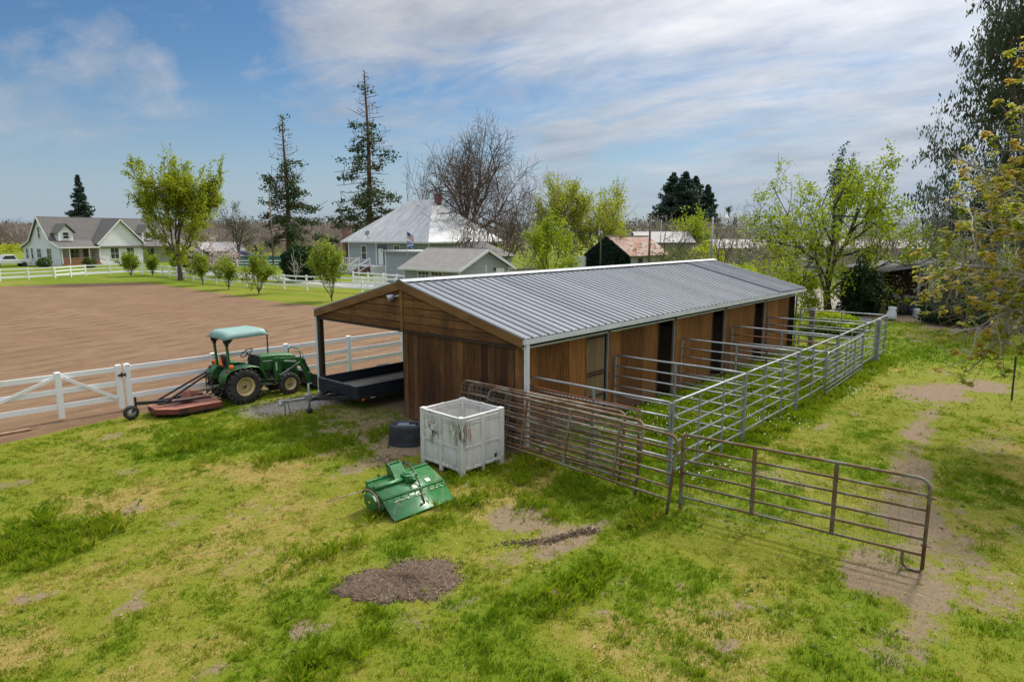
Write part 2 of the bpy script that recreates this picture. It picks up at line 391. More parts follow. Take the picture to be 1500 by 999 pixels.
# harrow grooves: gentle loops
gg = np.sin((AY.ravel()+2.2*np.sin(AX.ravel()*.16)+1.2*fbm(AX.ravel(), AY.ravel(), .15, 9, 3))*4.3)
az += (np.abs(gg)**.6*np.sign(gg))*.034*sstep(.3, 1.5, ins)
ai = np.arange(AX.size).reshape(AX.shape); AQ = np.stack([ai[:-1,:-1], ai[1:,:-1], ai[1:,1:], ai[:-1,1:]], -1).reshape(-1, 4)
keep = (ins[AQ] > -.28).any(1) & (ins[AQ] > -1.2).all(1); AQ = AQ[keep]
used, inv = np.unique(AQ, return_inverse=True); AQ = inv.reshape(AQ.shape)
m = bpy.data.materials.new('arena_sand'); t = NT(m); wv = t.coords('World')
sx = t.coords('World', (.32, 2.6, 1), (0, 0, R(8)))
n1 = t.noise(sx, 1.6, 6, .6, 1.6); n2 = t.noise(wv, .22, 5, .6); n3 = t.noise(wv, 14, 5, .7); n4 = t.noise(wv, 2.5, 5, .65)
c = t.mix(t.ramp(n2, [(.35, 0), (.7, 1)]), (.215,.128,.070), (.275,.180,.104))
c = t.mix(t.ramp(n1, [(.42, .0), (.62, .6)]), c, (.125,.072,.040))
wvn = t.n.new('ShaderNodeTexWave'); wvn.wave_type = 'BANDS'; wvn.bands_direction = 'Y'; wvn.inputs['Scale'].default_value = .22; wvn.inputs['Distortion'].default_value = 5.5; wvn.inputs['Detail'].default_value = 4; wvn.inputs['Detail Scale'].default_value = .35; t.link(t.coords('World', (.6,1,1), (0,0,R(-14))), wvn.inputs['Vector'])
c = t.mix(t.math('MULTIPLY', t.ramp(wvn.outputs['Fac'], [(.0, .75), (.16, 0)]), t.ramp(n2, [(.35, .2), (.6, 1)])), c, (.115,.068,.04))
c = t.mix(t.ramp(n4, [(.55, 0), (.75, .5)]), c, (.30,.205,.125)); c = t.mix(t.math('MULTIPLY', n3, .45), c, (.13,.085,.06))
t.out(c, .95, 0, t.bump(t.math('ADD', n1, t.math('MULTIPLY', n3, .7)), .8, .06), .15)
av = np.stack([AX.ravel(), AY.ravel(), az], -1)[used]
tag(put('arena', quadmesh('arena', av, m, None, True, AQ)), kind='structure')

# driveway beyond the far fence
def ribbon(name, pts, wd, mat, z=.03, n=6):
    pts = [Vector((p[0], p[1], 0)) for p in pts]; fine = []
    for i in range(len(pts)-1):
        for k in range(12): fine.append(pts[i].lerp(pts[i+1], k/12))
    fine.append(pts[-1])
    for _ in range(12): fine = [fine[0]]+[(fine[i-1]+fine[i]*2+fine[i+1])/4 for i in range(1, len(fine)-1)]+[fine[-1]]
    V = []
    for i, p in enumerate(fine):
        d = (fine[min(i+1, len(fine)-1)]-fine[max(i-1, 0)]).normalized(); s = Vector((-d.y, d.x, 0))
        for k in range(n):
            u = k/(n-1)*2-1; q = p+s*(u*wd/2*(1+.12*math.sin(i*.9+u)))
            V.append((q.x, q.y, z-.05*abs(u)**3))
    I = np.arange(len(V)).reshape(-1, n); Q = np.stack([I[:-1,:-1], I[1:,:-1], I[1:,1:], I[:-1,1:]], -1).reshape(-1, 4)
    return tag(put(name, quadmesh(name, V, mat, None, True, Q)), kind='structure')
road = simple('driveway_gravel', (.34,.33,.33), (.26,.25,.245), .95, 0, 1.5, .4, col3=(.42,.40,.38), scale3=8)
ribbon('driveway', [(-60,78),(-10,79.5),(10,83),(22,87),(28,80),(27.5,60),(28,40),(30,22),(31,8)], 3.6, road)
ribbon('lane', [(27.5,60),(40,66),(60,72),(90,80)], 3.2, road, .034)

# mulched patch of bare soil in the foreground and the rut beside it
pc = at(592, 852); V = []; nr, na = 26, 110
def patch_r(a):
    return .97+.15*math.sin(2*a+.6)+.09*math.sin(3*a+4)+.06*math.sin(7*a+2)+.05*math.sin(13*a)+.045*math.sin(29*a+1)
for i in range(nr+1):
    for k in range(na):
        a = 2*math.pi*k/na; r = i/nr; q = patch_r(a)*r
        # long axis across the picture
        p = pc+RT*(.87*q*math.cos(a))+FH*(.72*q*math.sin(a))
        z = .085*(1-r**3)*(1+.5*math.sin(a*2+1)*r)+.035*(random.random()-.5)*(1 if r < .97 else 0)-.03*(r > .9)
        V.append((p.x, p.y, z))
I = np.arange(len(V)).reshape(nr+1, na); J = np.roll(I, -1, 1)
Q = np.stack([I[:-1], I[1:], J[1:], J[:-1]], -1).reshape(-1, 4)
mulch = simple('dark_mulch', (.125,.082,.052), (.06,.038,.024), .95, 0, 16, .9, col3=(.22,.18,.14), scale3=30, lo3=.56, hi3=.66)
tag(put('bare_soil_patch', quadmesh('bare_soil_patch', V, mulch, None, True, Q)), kind='structure')
rng = np.random.default_rng(5); V = []; Fc = []
def chips(n, fn, smin, smax, flat=.5):
    for _ in range(n):
        p, up = fn(); s = rng.uniform(smin, smax); o = len(V)
        M = Euler(tuple(rng.uniform(0, 6.28, 3))).to_matrix()
        for c0 in ((1,0,0),(-1,0,0),(0,.6,0),(0,-.6,0),(0,0,flat),(0,0,-flat)):
            q = M @ (Vector(c0)*s*rng.uniform(.6, 1.2)); V.append((p.x+q.x, p.y+q.y, up+q.z*.8))
        for f in ((0,2,4),(2,1,4),(1,3,4),(3,0,4),(2,0,5),(1,2,5),(3,1,5),(0,3,5)): Fc.append(tuple(i+o for i in f))
def onpatch():
    a = rng.uniform(0, 6.28); q = math.sqrt(rng.uniform())*patch_r(a)*1.04
    return pc+RT*(.87*q*math.cos(a))+FH*(.72*q*math.sin(a)), .03
chips(1500, onpatch, .008, .028)
me = bpy.data.meshes.new('mulch_clods'); me.from_pydata(V, [], Fc)
me.materials.append(simple('clod', (.17,.12,.08), (.075,.05,.035), .95, 0, 25, 0)); tag(put('mulch_clods', me), kind='stuff')
V = []; Fc = []
rutA, rutB = at(705, 803), at(876, 779)
def onrut():
    s = rng.beta(2.2, 1.3); p = rutA.lerp(rutB, s)+FH*rng.normal(0, .055)+RT*rng.normal(0, .04)+FH*.07*math.sin(s*9)
    return p, .0+.06*s*rng.uniform(.2, 1)*max(0, 1-abs(rng.normal(0, .4)))
chips(700, onrut, .008, .034, .6)
def onrut2():
    s = rng.uniform(); return at(640, 690+0).lerp(at(560, 672), s)+FH*rng.normal(0, .15)+RT*rng.normal(0, .15), .01
chips(120, onrut2, .008, .03, .7)
me = bpy.data.meshes.new('soil_clods'); me.from_pydata(V, [], Fc); me.materials.append(MATS['clod'])
tag(put('soil_clods', me), kind='stuff')

# gravel stones by the tractor
V = []; Fc = []
def ongr():
    while True:
        x = rng.uniform(-2.6, 3.5); y = rng.uniform(3.0, 5.6)
        if rng.uniform() < math.exp(-((y-4.15)/.7)**2): return Vector((x, y, 0)), .0
chips(2200, ongr, .012, .035, .7)
me = bpy.data.meshes.new('gravel_stones'); me.from_pydata(V, [], Fc); me.materials.append(simple('gravel_stone', (.42,.40,.38), (.2,.19,.18), .9, 0, 22, 0))
tag(put('gravel_stones', me), kind='stuff')

# ------------------------------------------------------------------ grass, real blades
def grass(name, n, box, rmax, rmin, hb, wb, dens, col, seed, clump=5, lean=.6):
    rng = np.random.default_rng(seed)
    x = rng.uniform(box[0], box[1], n); y = rng.uniform(box[2], box[3], n)
    # only where the photograph's camera or one a step aside could see it
    dx = x-CAM.x; dy = y-CAM.y; fd = dx*FH.x+dy*FH.y; rd = dx*RT.x+dy*RT.y; dist = np.hypot(dx, dy)
    k = (fd > 4.5) & (np.abs(rd) < fd*.85+1.5) & (dist < rmax) & (dist >= rmin)
    x, y = x[k], y[k]
    so, lu, dr, gr = fields(x, y); u = rng.uniform(size=len(x))
    pr = dens(x, y, so, lu, dr); tuft = fbm(x, y, 4.2, 83, 3, .6); pr = pr*(.62+.8*sstep(.36, .62, tuft))
    q = np.hypot(((x-pc.x)*RT.x+(y-pc.y)*RT.y)/.90, ((x-pc.x)*FH.x+(y-pc.y)*FH.y)/.74)
    pr = pr*(arena_in(x, y) < -.1)*(.03+.97*sstep(.92, 1.1, q+.25*(fbm(x, y, 2.5, 61, 3)-.5)))
    k = u < pr; x, y, so, lu, dr = x[k], y[k], so[k], lu[k], dr[k]; tuft = tuft[k]; n0 = len(x)
    # clumps of blades
    x = np.repeat(x, clump)+rng.normal(0, .022, n0*clump); y = np.repeat(y, clump)+rng.normal(0, .022, n0*clump)
    so, lu, dr = (np.repeat(a, clump) for a in (so, lu, dr)); n1 = len(x)
    h = hb(lu, so, dr, x, y)*rng.uniform(.5, 1.25, n1)*np.repeat(.65+.75*sstep(.42, .7, tuft), clump); wd = wb*rng.uniform(.6, 1.3, n1)
    a = rng.uniform(0, 6.283, n1); ln = rng.uniform(.15, 1, n1)*lean; a2 = rng.uniform(0, 6.283, n1)
    z0 = ground_z(x, y)-.005
    wx, wy = np.cos(a2)*wd/2, np.sin(a2)*wd/2; lx, ly = np.cos(a)*ln*h, np.sin(a)*ln*h
    V = np.empty((n1, 4, 3), np.float32)
    V[:,0] = np.stack([x-wx, y-wy, z0], -1); V[:,1] = np.stack([x+wx, y+wy, z0], -1)
    V[:,2] = np.stack([x+lx*.5+wx*.7, y+ly*.5+wy*.7, z0+h*.62], -1); V[:,3] = np.stack([x+lx-wx*.1, y+ly, z0+h*(1-.3*ln)], -1)
    lv = np.clip(col(lu, so, dr, x, y)+rng.normal(0, .18, n1), 0, 1)
    me = quadmesh(name, V, gmat, {'lv': np.repeat(lv, 4)})
    print(name, n1)
    return tag(put(name, me), kind='stuff')
gmat = bpy.data.materials.new('grass_blades'); t = NT(gmat)
c = t.ramp(t.attr('lv').outputs['Fac'], [(0, (.42,.31,.11)), (.22, (.33,.30,.035)), (.45, (.235,.30,.010)), (.7, (.175,.265,.008)), (1, (.10,.195,.006))])
t.out(c, .6, 0, None, .2, .45)
def lvf(lu, so, dr, x, y):
    return .42+.46*lu-.34*dr*(1-lu)-.12*so+.55*(fbm(x, y, 3.5, 51, 4)-.5)+.35*(fbm(x, y, .8, 52, 3)-.5)
grass('grass', 560000, (-13, 30, -22, 12), 22, 0, lambda lu, so, dr, x, y: .035+.055*lu**1.5*(1-.5*so), .0115,
      lambda x, y, so, lu, dr: np.clip(.62+.6*lu-.80*so-.1*dr, .03, 1), lvf, 1, 5)
grass('distant_grass', 300000, (-13, 48, -26, 30), 46, 22, lambda lu, so, dr, x, y: .045+.06*lu*(1-.6*so), .024,
      lambda x, y, so, lu, dr: np.clip(.55+.6*lu-.85*so, .03, 1), lvf, 2, 4)
def weeds(x, y, so, lu, dr):
    pad = sstep(.9, 1.3, x)*sstep(19.6, 19., x)*sstep(-7.9, -7.3, y)*sstep(-3.5, -3.8, y)
    ga = np.exp(-((y+7.5)/.3)**2)*sstep(.5, 1.5, x)*sstep(20, 19, x)
    g2 = blobs(x, y, [P(760,690,1.2,.5,1), P(850,720,1.4,.6,1), P(960,750,1.0,.4,.9), P(700,690,.6,.3,1), P(500,965,.9,.3,.8), P(60,790,1.1,.8,.8), P(470,655,1.2,.5,.8), P(540,640,.9,.4,.5), P(610,775,.8,.2,.45), P(690,735,.7,.3,.6), P(545,762,.3,.15,.7), P(330,640,1.8,.5,.5), P(470,815,.7,.3,.4), P(580,895,.7,.15,1), P(850,860,.8,.3,.7), P(1390,700,.5,.3,.5)], (fbm(x, y, 1.1, 71, 4)-.5)*1.6)
    return np.clip(np.maximum(np.maximum(pad*(.35+1.0*fbm(x, y, .8, 73, 3)), ga*(.2+1.3*sstep(.4,.65,fbm(x, y, .9, 74, 3)))), g2*.8), 0, 1)
grass('tall_grass', 230000, (-13, 22, -17, 9), 34, 0, lambda lu, so, dr, x, y: .08+.16*fbm(x, y, 1.2, 75, 3), .0105, weeds,
      lambda lu, so, dr, x, y: .50+.5*(fbm(x, y, 1.5, 76, 3)-.3), 3, 6, .8)

# broad-leaved weeds, straw litter, small flowers
def scatter(name, n, box, rmax, dens, fn, mat, seed):
    rng = np.random.default_rng(seed); x = rng.uniform(box[0], box[1], n); y = rng.uniform(box[2], box[3], n)
    dx = x-CAM.x; dy = y-CAM.y; fd = dx*FH.x+dy*FH.y; rd = dx*RT.x+dy*RT.y
    so, lu, dr, gr = fields(x, y); k = (fd > 4.5) & (np.abs(rd) < fd*.85+1.5) & (np.hypot(dx, dy) < rmax) & (arena_in(x, y) < -.2) & (rng.uniform(size=n) < dens(x, y, so, lu, dr))
    x, y = x[k], y[k]; V, lv = fn(rng, x, y, ground_z(x, y))
    me = quadmesh(name, V.reshape(-1, 3), mat, {'lv': lv}); return tag(put(name, me), kind='stuff')
def rosette(rng, x, y, z):
    nl = 9; n = len(x); s = rng.uniform(.02, .062, n); out = np.empty((n, nl, 4, 3)); 
    for k in range(nl):
        a = k*2.4+rng.uniform(0, 6.28, n); el = rng.uniform(.15, .9, n); L = s*rng.uniform(.6, 1.2, n)
        d = np.stack([np.cos(a)*np.cos(el), np.sin(a)*np.cos(el), np.sin(el)], -1)*L[:,None]; q = np.stack([-np.sin(a), np.cos(a), 0*a], -1)*(L*.27)[:,None]; p = np.stack([x, y, z+.01], -1)
        out[:,k,0] = p; out[:,k,1] = p+d*.6+q; out[:,k,2] = p+d*[1,1,.75]; out[:,k,3] = p+d*.6-q
    return out, np.repeat(np.clip(rng.normal(.5,.25,n),0,1), nl*4)
scatter('weeds', 11000, (-13, 24, -18, 9), 24, lambda x, y, so, lu, dr: .04+.9*sstep(.55,.70,fbm(x,y,1.1,91,4)), rosette, leafmat('weed_leaves', ((.085,.15,.012),(.13,.20,.02),(.21,.26,.05)), .5), 21)
def straws(rng, x, y, z):
    n = len(x); a = rng.uniform(0,6.28,n); L = rng.uniform(.015,.05,n); d = np.stack([np.cos(a)*L, np.sin(a)*L, rng.uniform(-.2,.35,n)*L], -1); q = np.stack([-np.sin(a), np.cos(a), 0*a], -1)*rng.uniform(.002,.006,n)[:,None]; p = np.stack([x, y, z+.022], -1)
    return np.stack([p-q, p+q, p+d+q, p+d-q], 1), np.repeat(rng.uniform(0,1,n), 4)
MATS_straw = leafmat('straw_bits', ((.14,.09,.04),(.32,.24,.11),(.46,.38,.20)), .1)
scatter('straw_litter', 60000, (-13, 14, -17, 8), 19, lambda x, y, so, lu, dr: np.clip(.12+.75*dr+.35*so-.3*lu,.02,1), straws, MATS_straw, 22)
def blossoms(rng, x, y, z):
    n = len(x); s = rng.uniform(.008,.02,n)[:,None]; p = np.stack([x, y, z+rng.uniform(.10,.26,n)], -1); ex = np.array([1.,0,.2]); ey = np.array([0,1.,.2])
    return np.stack([p-ex*s, p-ey*s, p+ex*s, p+ey*s], 1), np.repeat(rng.uniform(0,1,n), 4)
def on_patch(rng, n):
    a = rng.uniform(0, 6.28, n); q = np.sqrt(rng.uniform(0, 1, n))*1.0; px_ = pc.x+RT.x*.87*q*np.cos(a)+FH.x*.72*q*np.sin(a); py_ = pc.y+RT.y*.87*q*np.cos(a)+FH.y*.72*q*np.sin(a); return px_, py_
rg_ = np.random.default_rng(31); px_, py_ = on_patch(rg_, 330); Vs, ls = straws(rg_, px_, py_, np.full(len(px_), .035)); tag(put('mulch_straw', quadmesh('mulch_straw', Vs.reshape(-1,3), MATS_straw, {'lv': ls*.55})), kind='stuff')
scatter('wild_flowers', 9000, (1, 20, -8.2, -3.6), 40, lambda x, y, so, lu, dr: .25*sstep(.45,.7,fbm(x,y,.6,95,3)), blossoms, leafmat('white_petals', ((.6,.6,.5),(.75,.75,.68),(.8,.8,.75)), .2), 23)
def wb(mb, name, mat, parent, bevel=0., seg=2):
    """build a part given in world coordinates under a thing that stands elsewhere"""
    o = mb.build(name, mat, parent, bevel, seg)
    M = Matrix.Identity(4); q = parent
    while q is not None:
        M = Matrix.Translation(q.location) @ q.rotation_euler.to_matrix().to_4x4() @ M if False else (Matrix.Translation(q.location) @ q.rotation_euler.to_matrix().to_4x4()) @ M
        q = q.parent
    o.data.transform(M.inverted()); return o

# ------------------------------------------------------------------ materials of the yard
WOOD_COLS = ((.052,.026,.012), (.105,.052,.022), (.185,.098,.042))
gable_v = planks('gable_planks', ((.055,.022,.008), (.125,.053,.019), (.25,.115,.042)), .215, 1, .85, (7,7,.55), .010, .6, (.035,.016,.009), .6)
gable_h = planks('gable_siding', ((.10,.043,.014), (.18,.080,.027), (.27,.13,.046)), .205, 2, .85, (7,.6,7), .012, .4, (.05,.025,.013))
rake_m = simple('rake_timber', (.25,.12,.038), (.15,.068,.022), .75, 0, 3, .3, (1,.35,1), col3=(.07,.035,.016), lo3=.55, hi3=.8)
stall_m = planks('stall_plywood', ((.075,.026,.006), (.195,.076,.017), (.36,.165,.048)), 1.22, 0, .75, (6,6,.4), .008, .5, (.12,.052,.017), .8)
door_m = planks('stall_door_boards', ((.12,.075,.035), (.185,.12,.06), (.25,.17,.09)), .61, 0, .8, (6,6,.5), .008, .4)
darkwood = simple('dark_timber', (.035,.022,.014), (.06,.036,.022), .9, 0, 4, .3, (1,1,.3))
white_metal = simple('white_metal', (.72,.73,.74), (.60,.61,.62), .45, 0, 2, 0, (1,1,.4))
galv_roof = bpy.data.materials.new('galvanised_roof'); t = NT(galv_roof); wv = t.coords('World')
c = t.mix(t.ramp(t.noise(t.coords('World', (1.6,.25,.25)), 1.2, 5, .6), [(.3, 0), (.7, 1)]), (.165,.178,.198), (.215,.228,.25))
c = t.mix(t.ramp(t.noise(wv, .5, 6, .65), [(.5, 0), (.75, .5)]), c, (.165,.178,.2))
c = t.mix(t.ramp(t.noise(wv, 6, 5, .7), [(.66, 0), (.76, .5)]), c, (.25,.24,.24))
sxr = t.n.new('ShaderNodeSeparateXYZ'); t.link(wv, sxr.inputs[0]); wnr = t.n.new('ShaderNodeTexWhiteNoise'); wnr.noise_dimensions = '1D'; t.link(t.math('FLOOR', t.math('DIVIDE', sxr.outputs[0], .915)), wnr.inputs['W'])
c = t.mix(t.math('MULTIPLY', wnr.outputs[0], .30), c, (.36,.375,.395))
t.out(c, t.ramp(t.noise(wv, 1.3, 4), [(.3, .5), (.7, .72)]), .1, None, .25)
galv = simple('galvanised_pipe', (.36,.375,.39), (.27,.28,.29), .5, .35, 5, 0, col3=(.20,.195,.19), scale3=3)
rust = simple('rusty_pipe', (.15,.075,.04), (.25,.165,.105), .8, .1, 4, .25, col3=(.32,.26,.19), scale3=2.2, lo3=.5, hi3=.62)
rust2 = simple('olive_rusty_pipe', (.14,.075,.035), (.20,.135,.07), .8, .1, 3.5, .25, col3=(.22,.215,.165), scale3=2.5, lo3=.5, hi3=.62)
rust3 = simple('orange_rust', (.27,.11,.05), (.20,.075,.035), .85, .1, 6, .3, col3=(.32,.16,.085), scale3=3)
wire_m = simple('grey_wire', (.30,.30,.29), (.22,.2,.18), .5, .5, 3, 0)
black_m = simple('matt_black', (.02,.02,.021), (.03,.03,.03), .6, 0, 4, 0)
concrete = simple('concrete', (.35,.34,.32), (.26,.25,.24), .9, 0, 3, .2)

# ------------------------------------------------------------------ the horse barn
B0, B1, VR, VW, VF, VL = .40, 19.4, .60, -3.50, -3.68, 4.85
ZR, ZE, ZB = 3.74, 2.655, 2.46
SL = (ZR-ZE)/(VR-VF)
def rz(v): return ZR-SL*abs(v-VR)
barn = thing('horse_barn', 'long brown timber horse barn with ribbed grey metal roof and open stalls', 'barn', (B0, VR, 0))
# ribbed roof sheets
def rib_sheet(u0, u1, va, vb, mat, name):
    prof = []; u = u0; pitch = .305
    while u < u1-.02:
        prof += [(u, 0), (u+.014, .034), (u+.040, .034), (u+.054, 0), (u+.15, 0), (u+.158, .008), (u+.172, .008), (u+.18, 0)]; u += pitch
    prof += [(u1, 0)]; prof = [p for p in prof if p[0] <= u1]
    V = []; n = len(prof); L = 7
    for i in range(L):
        v = va+(vb-va)*i/(L-1)
        for u, h in prof: V.append((u, v, rz(v)+.03+h))
    I = np.arange(len(V)).reshape(L, n); Q = np.stack([I[:-1,:-1], I[1:,:-1], I[1:,1:], I[:-1,1:]], -1).reshape(-1, 4)
    o = put(name, quadmesh(name, V, mat, None, False, Q), barn); o.data.transform(Matrix.Translation(-barn.location))
    return o
rib_sheet(B0-.06, 16.55, VR-.02, VF-.09, galv_roof, 'roof')
rib_sheet(B0-.06, 16.55, VR+.02, VL+.06, galv_roof, 'roof')
rib_sheet(16.5, B1+.15, VR-.02, VF-.09, galv_roof, 'roof'); rib_sheet(16.5, B1+.15, VR+.02, VL+.06, galv_roof, 'roof')
for o in KIDS[barn.name][2:4]: o.location.z += .035; o['label'] = 'far end roof sheet lapped over the rest'
b = MB()
for s in (-1, 1): b.raw([(B0-.08,VR,ZR+.085),(B1+.17,VR,ZR+.12),(B1+.17,VR+s*.2,rz(VR+s*.2)+.115),(B0-.08,VR+s*.2,rz(VR+s*.2)+.075)], [(0,1,2,3)])
wb(b, 'ridge_cap', simple('ridge_metal', (.42,.43,.44), (.36,.37,.38), .55, .1, 2), barn)
# gable timber
b = MB()
zt = lambda v: rz(v)-.02
lay = 6
for k in range(lay):
    z0 = ZB+k*.205; z1 = z0+.2
    for side in (0, 1):
        # half board clipped by the roof slope
        vmax = (ZR-.02-z0)/SL
        if vmax < .06: continue
        e0 = vmax; e1 = max(.0, (ZR-.02-z1)/SL)
        e0 = min(e0, (VR-VW) if side == 0 else VL-VR-.06); e1 = min(e1, e0)
        sg = -1 if side == 0 else 1
        zz0 = z0; tz = min(z1, ZR-.02)
        pts = [(VR+sg*.06, zz0), (VR+sg*e0, zz0)]
        if e1 < e0 and abs(rz(VR+sg*e0)-.02-zz0) > .02: pts.append((VR+sg*e0, rz(VR+sg*e0)-.02))
        pts += [(VR+sg*max(e1, .06), tz), (VR+sg*.06, tz)]
        off = .03 if k % 2 else .036
        b.prism(pts, off, 'yz', B0-.0-(.004 if k % 2 else 0))
wb(b, 'gable_siding', gable_h, barn)
for sg, vend in ((-1, VF-.04), (1, VL+.02)):
    b = MB(); tb = .19
    b.prism([(VR, ZR+.03), (vend, rz(vend)+.03), (vend, rz(vend)-tb), (VR, ZR-tb)], .045, 'yz', B0-.062)
    wb(b, 'rake_board', rake_m, barn, .004)
b = MB(); b.box(B0-.035, B0+.02, VR-.055, VR+.055, ZB-.02, ZR-.18); wb(b, 'gable_trim', rake_m, barn, .004)
b = MB(); b.box(B0-.02, B0+.13, VW, VL-.05, ZB-.06, ZB-.002); wb(b, 'tie_beam', darkwood, barn)
b = MB(); k = 0; v = VR+.0
while v > VW+.06:
    v2 = max(v-.215, VW+.05); d = random.uniform(0, .012)
    b.box(B0+.02-d, B0+.05, v2+.003, v-.003, .0+random.uniform(0, .03), ZB-.06); v -= .215
wb(b, 'gable_wall', gable_v, barn)
# timber posts
for (u, v) in ((B0+.09, VW+.02), (B0+.09, VL-.08), (B0+.12, VR)):
    b = MB(); b.box(u-.07, u+.07, v-.07, v+.07, -.1, rz(v)-.16); wb(b, 'post', rake_m if v < 0 else darkwood, barn, .006)
for k in range(1, 6):
    u = B0+k*3.8-.08; b = MB(); b.box(u-.07, u+.07, VL-.15, VL-.01, -.1, rz(VL)-.1); wb(b, 'post', darkwood, barn, .006)
# eaves: wooden edge, white gutter, downspouts
for v in (VF, VL):
    b = MB(); s = -1 if v < 0 else 1
    b.box(B0-.01, B1+.1, v-.025, v+.02, rz(v)-.17, rz(v)+.02); wb(b, 'fascia', darkwood, barn)
    b = MB(); y0, y1 = (v-.14, v-.03) if s < 0 else (v+.03, v+.14)
    b.raw([(B0-.03,y0,rz(v)-.015),(B1+.12,y0,rz(v)-.015),(B1+.12,y0,rz(v)-.125),(B0-.03,y0,rz(v)-.125),
           (B0-.03,y1,rz(v)-.015),(B1+.12,y1,rz(v)-.015),(B1+.12,y1,rz(v)-.125),(B0-.03,y1,rz(v)-.125)],
          [(0,1,2,3),(3,2,6,7),(4,7,6,5),(0,3,7,4),(1,5,6,2)])
    g = wb(b, 'gutter', white_metal, barn); g.modifiers.new('solid', 'SOLIDIFY').thickness = .008
    b = MB(); b.box(B0+.02, B0+.12, v-.135 if s < 0 else v+.035, v-.035 if s < 0 else v+.135, .02, rz(v)-.13)
    wb(b, 'downspout', white_metal, barn, .01)
# stalls
ST = (B1-B0-.1)/5
for k in range(5):
    u0 = B0+.1+k*ST; u1 = u0+ST
    zt_ = ZE-.30
    # upright between stalls
    b = MB(); b.box(u0-.06, u0+.06, VW-.03, VW+.09, -.1, ZE-.12); wb(b, 'stall_post', rake_m, barn, .006)
    b = MB(); b.box(u0+.06, u1-.06, VW-.012, VW+.04, zt_, zt_+.045); wb(b, 'head_rail', white_metal, barn)
    ope = 1.0 if k else 1.02
    b = MB(); e = u1-.08-ope
    b.box(u0+.06, e, VW-.004, VW+.02, .0, zt_); wb(b, 'stall_wall', stall_m, barn)
    b = MB(); b.box(e-.015, e+.03, VW-.02, VW+.06, 0, zt_); wb(b, 'door_jamb', darkwood if k else rake_m, barn)
    b = MB(); b.box(u1-.105, u1-.065, VW-.028, VW+.03, 0, zt_+.02); wb(b, 'door_track', galv, barn)
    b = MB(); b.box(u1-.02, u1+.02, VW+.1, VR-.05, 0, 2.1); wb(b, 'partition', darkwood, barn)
    if k == 0:
        d = MB(); d.box(e+.035, u1-.22, VW+.0, VW+.035, .12, zt_-.02); dd = wb(d, 'stall_door', door_m, barn)
        d = MB()
        for z in (.7, 1.28, 1.36, zt_-.06, .14): d.box(e+.035, u1-.22, VW-.022, VW-.001, z-.02, z+.02)
        o = wb(d, 'batten', darkwood, barn); o.parent = dd; KIDS[barn.name].remove(o); KIDS.setdefault(dd.name, []).append(o)
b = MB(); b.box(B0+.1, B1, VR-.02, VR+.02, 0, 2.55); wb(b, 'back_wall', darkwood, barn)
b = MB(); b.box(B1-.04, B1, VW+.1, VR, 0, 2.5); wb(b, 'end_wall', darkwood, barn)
b = MB()
k = 0; u = B0+.6
while u < B1:
    for vend in (VF+.03, VL-.03):
        b.bar((u, VR, ZR-.11), (u, vend, rz(vend)-.11), .05, .15)
    u += 1.22
wb(b, 'rafters', darkwood, barn)
# flood light under the ridge
fl = MB(); p = Vector((B0-.06, VR+.28, ZR-.42))
fl.lathe(p+Vector((-.02,0,.02)), (-.6,.35,-.35), [(.0,-.06),(.05,-.06),(.075,-.02),(.115,.12),(.12,.14)], 20)
fo = wb(fl, 'flood_light', simple('lamp_grey', (.32,.33,.34), (.25,.26,.27), .35, .6, 5), barn)
g = MB(); g.lathe(p+Vector((-.02,0,.02)), (-.6,.35,-.35), [(.108,.135),(.06,.15),(0,.155)], 20); g.bar(p+Vector((.06,-.18,.06)), p+Vector((0,-.02,.03)), .03)
o = wb(g, 'lamp_glass', simple('lamp_glass', (.6,.62,.65), (.5,.52,.55), .15, 0, 3), barn); 

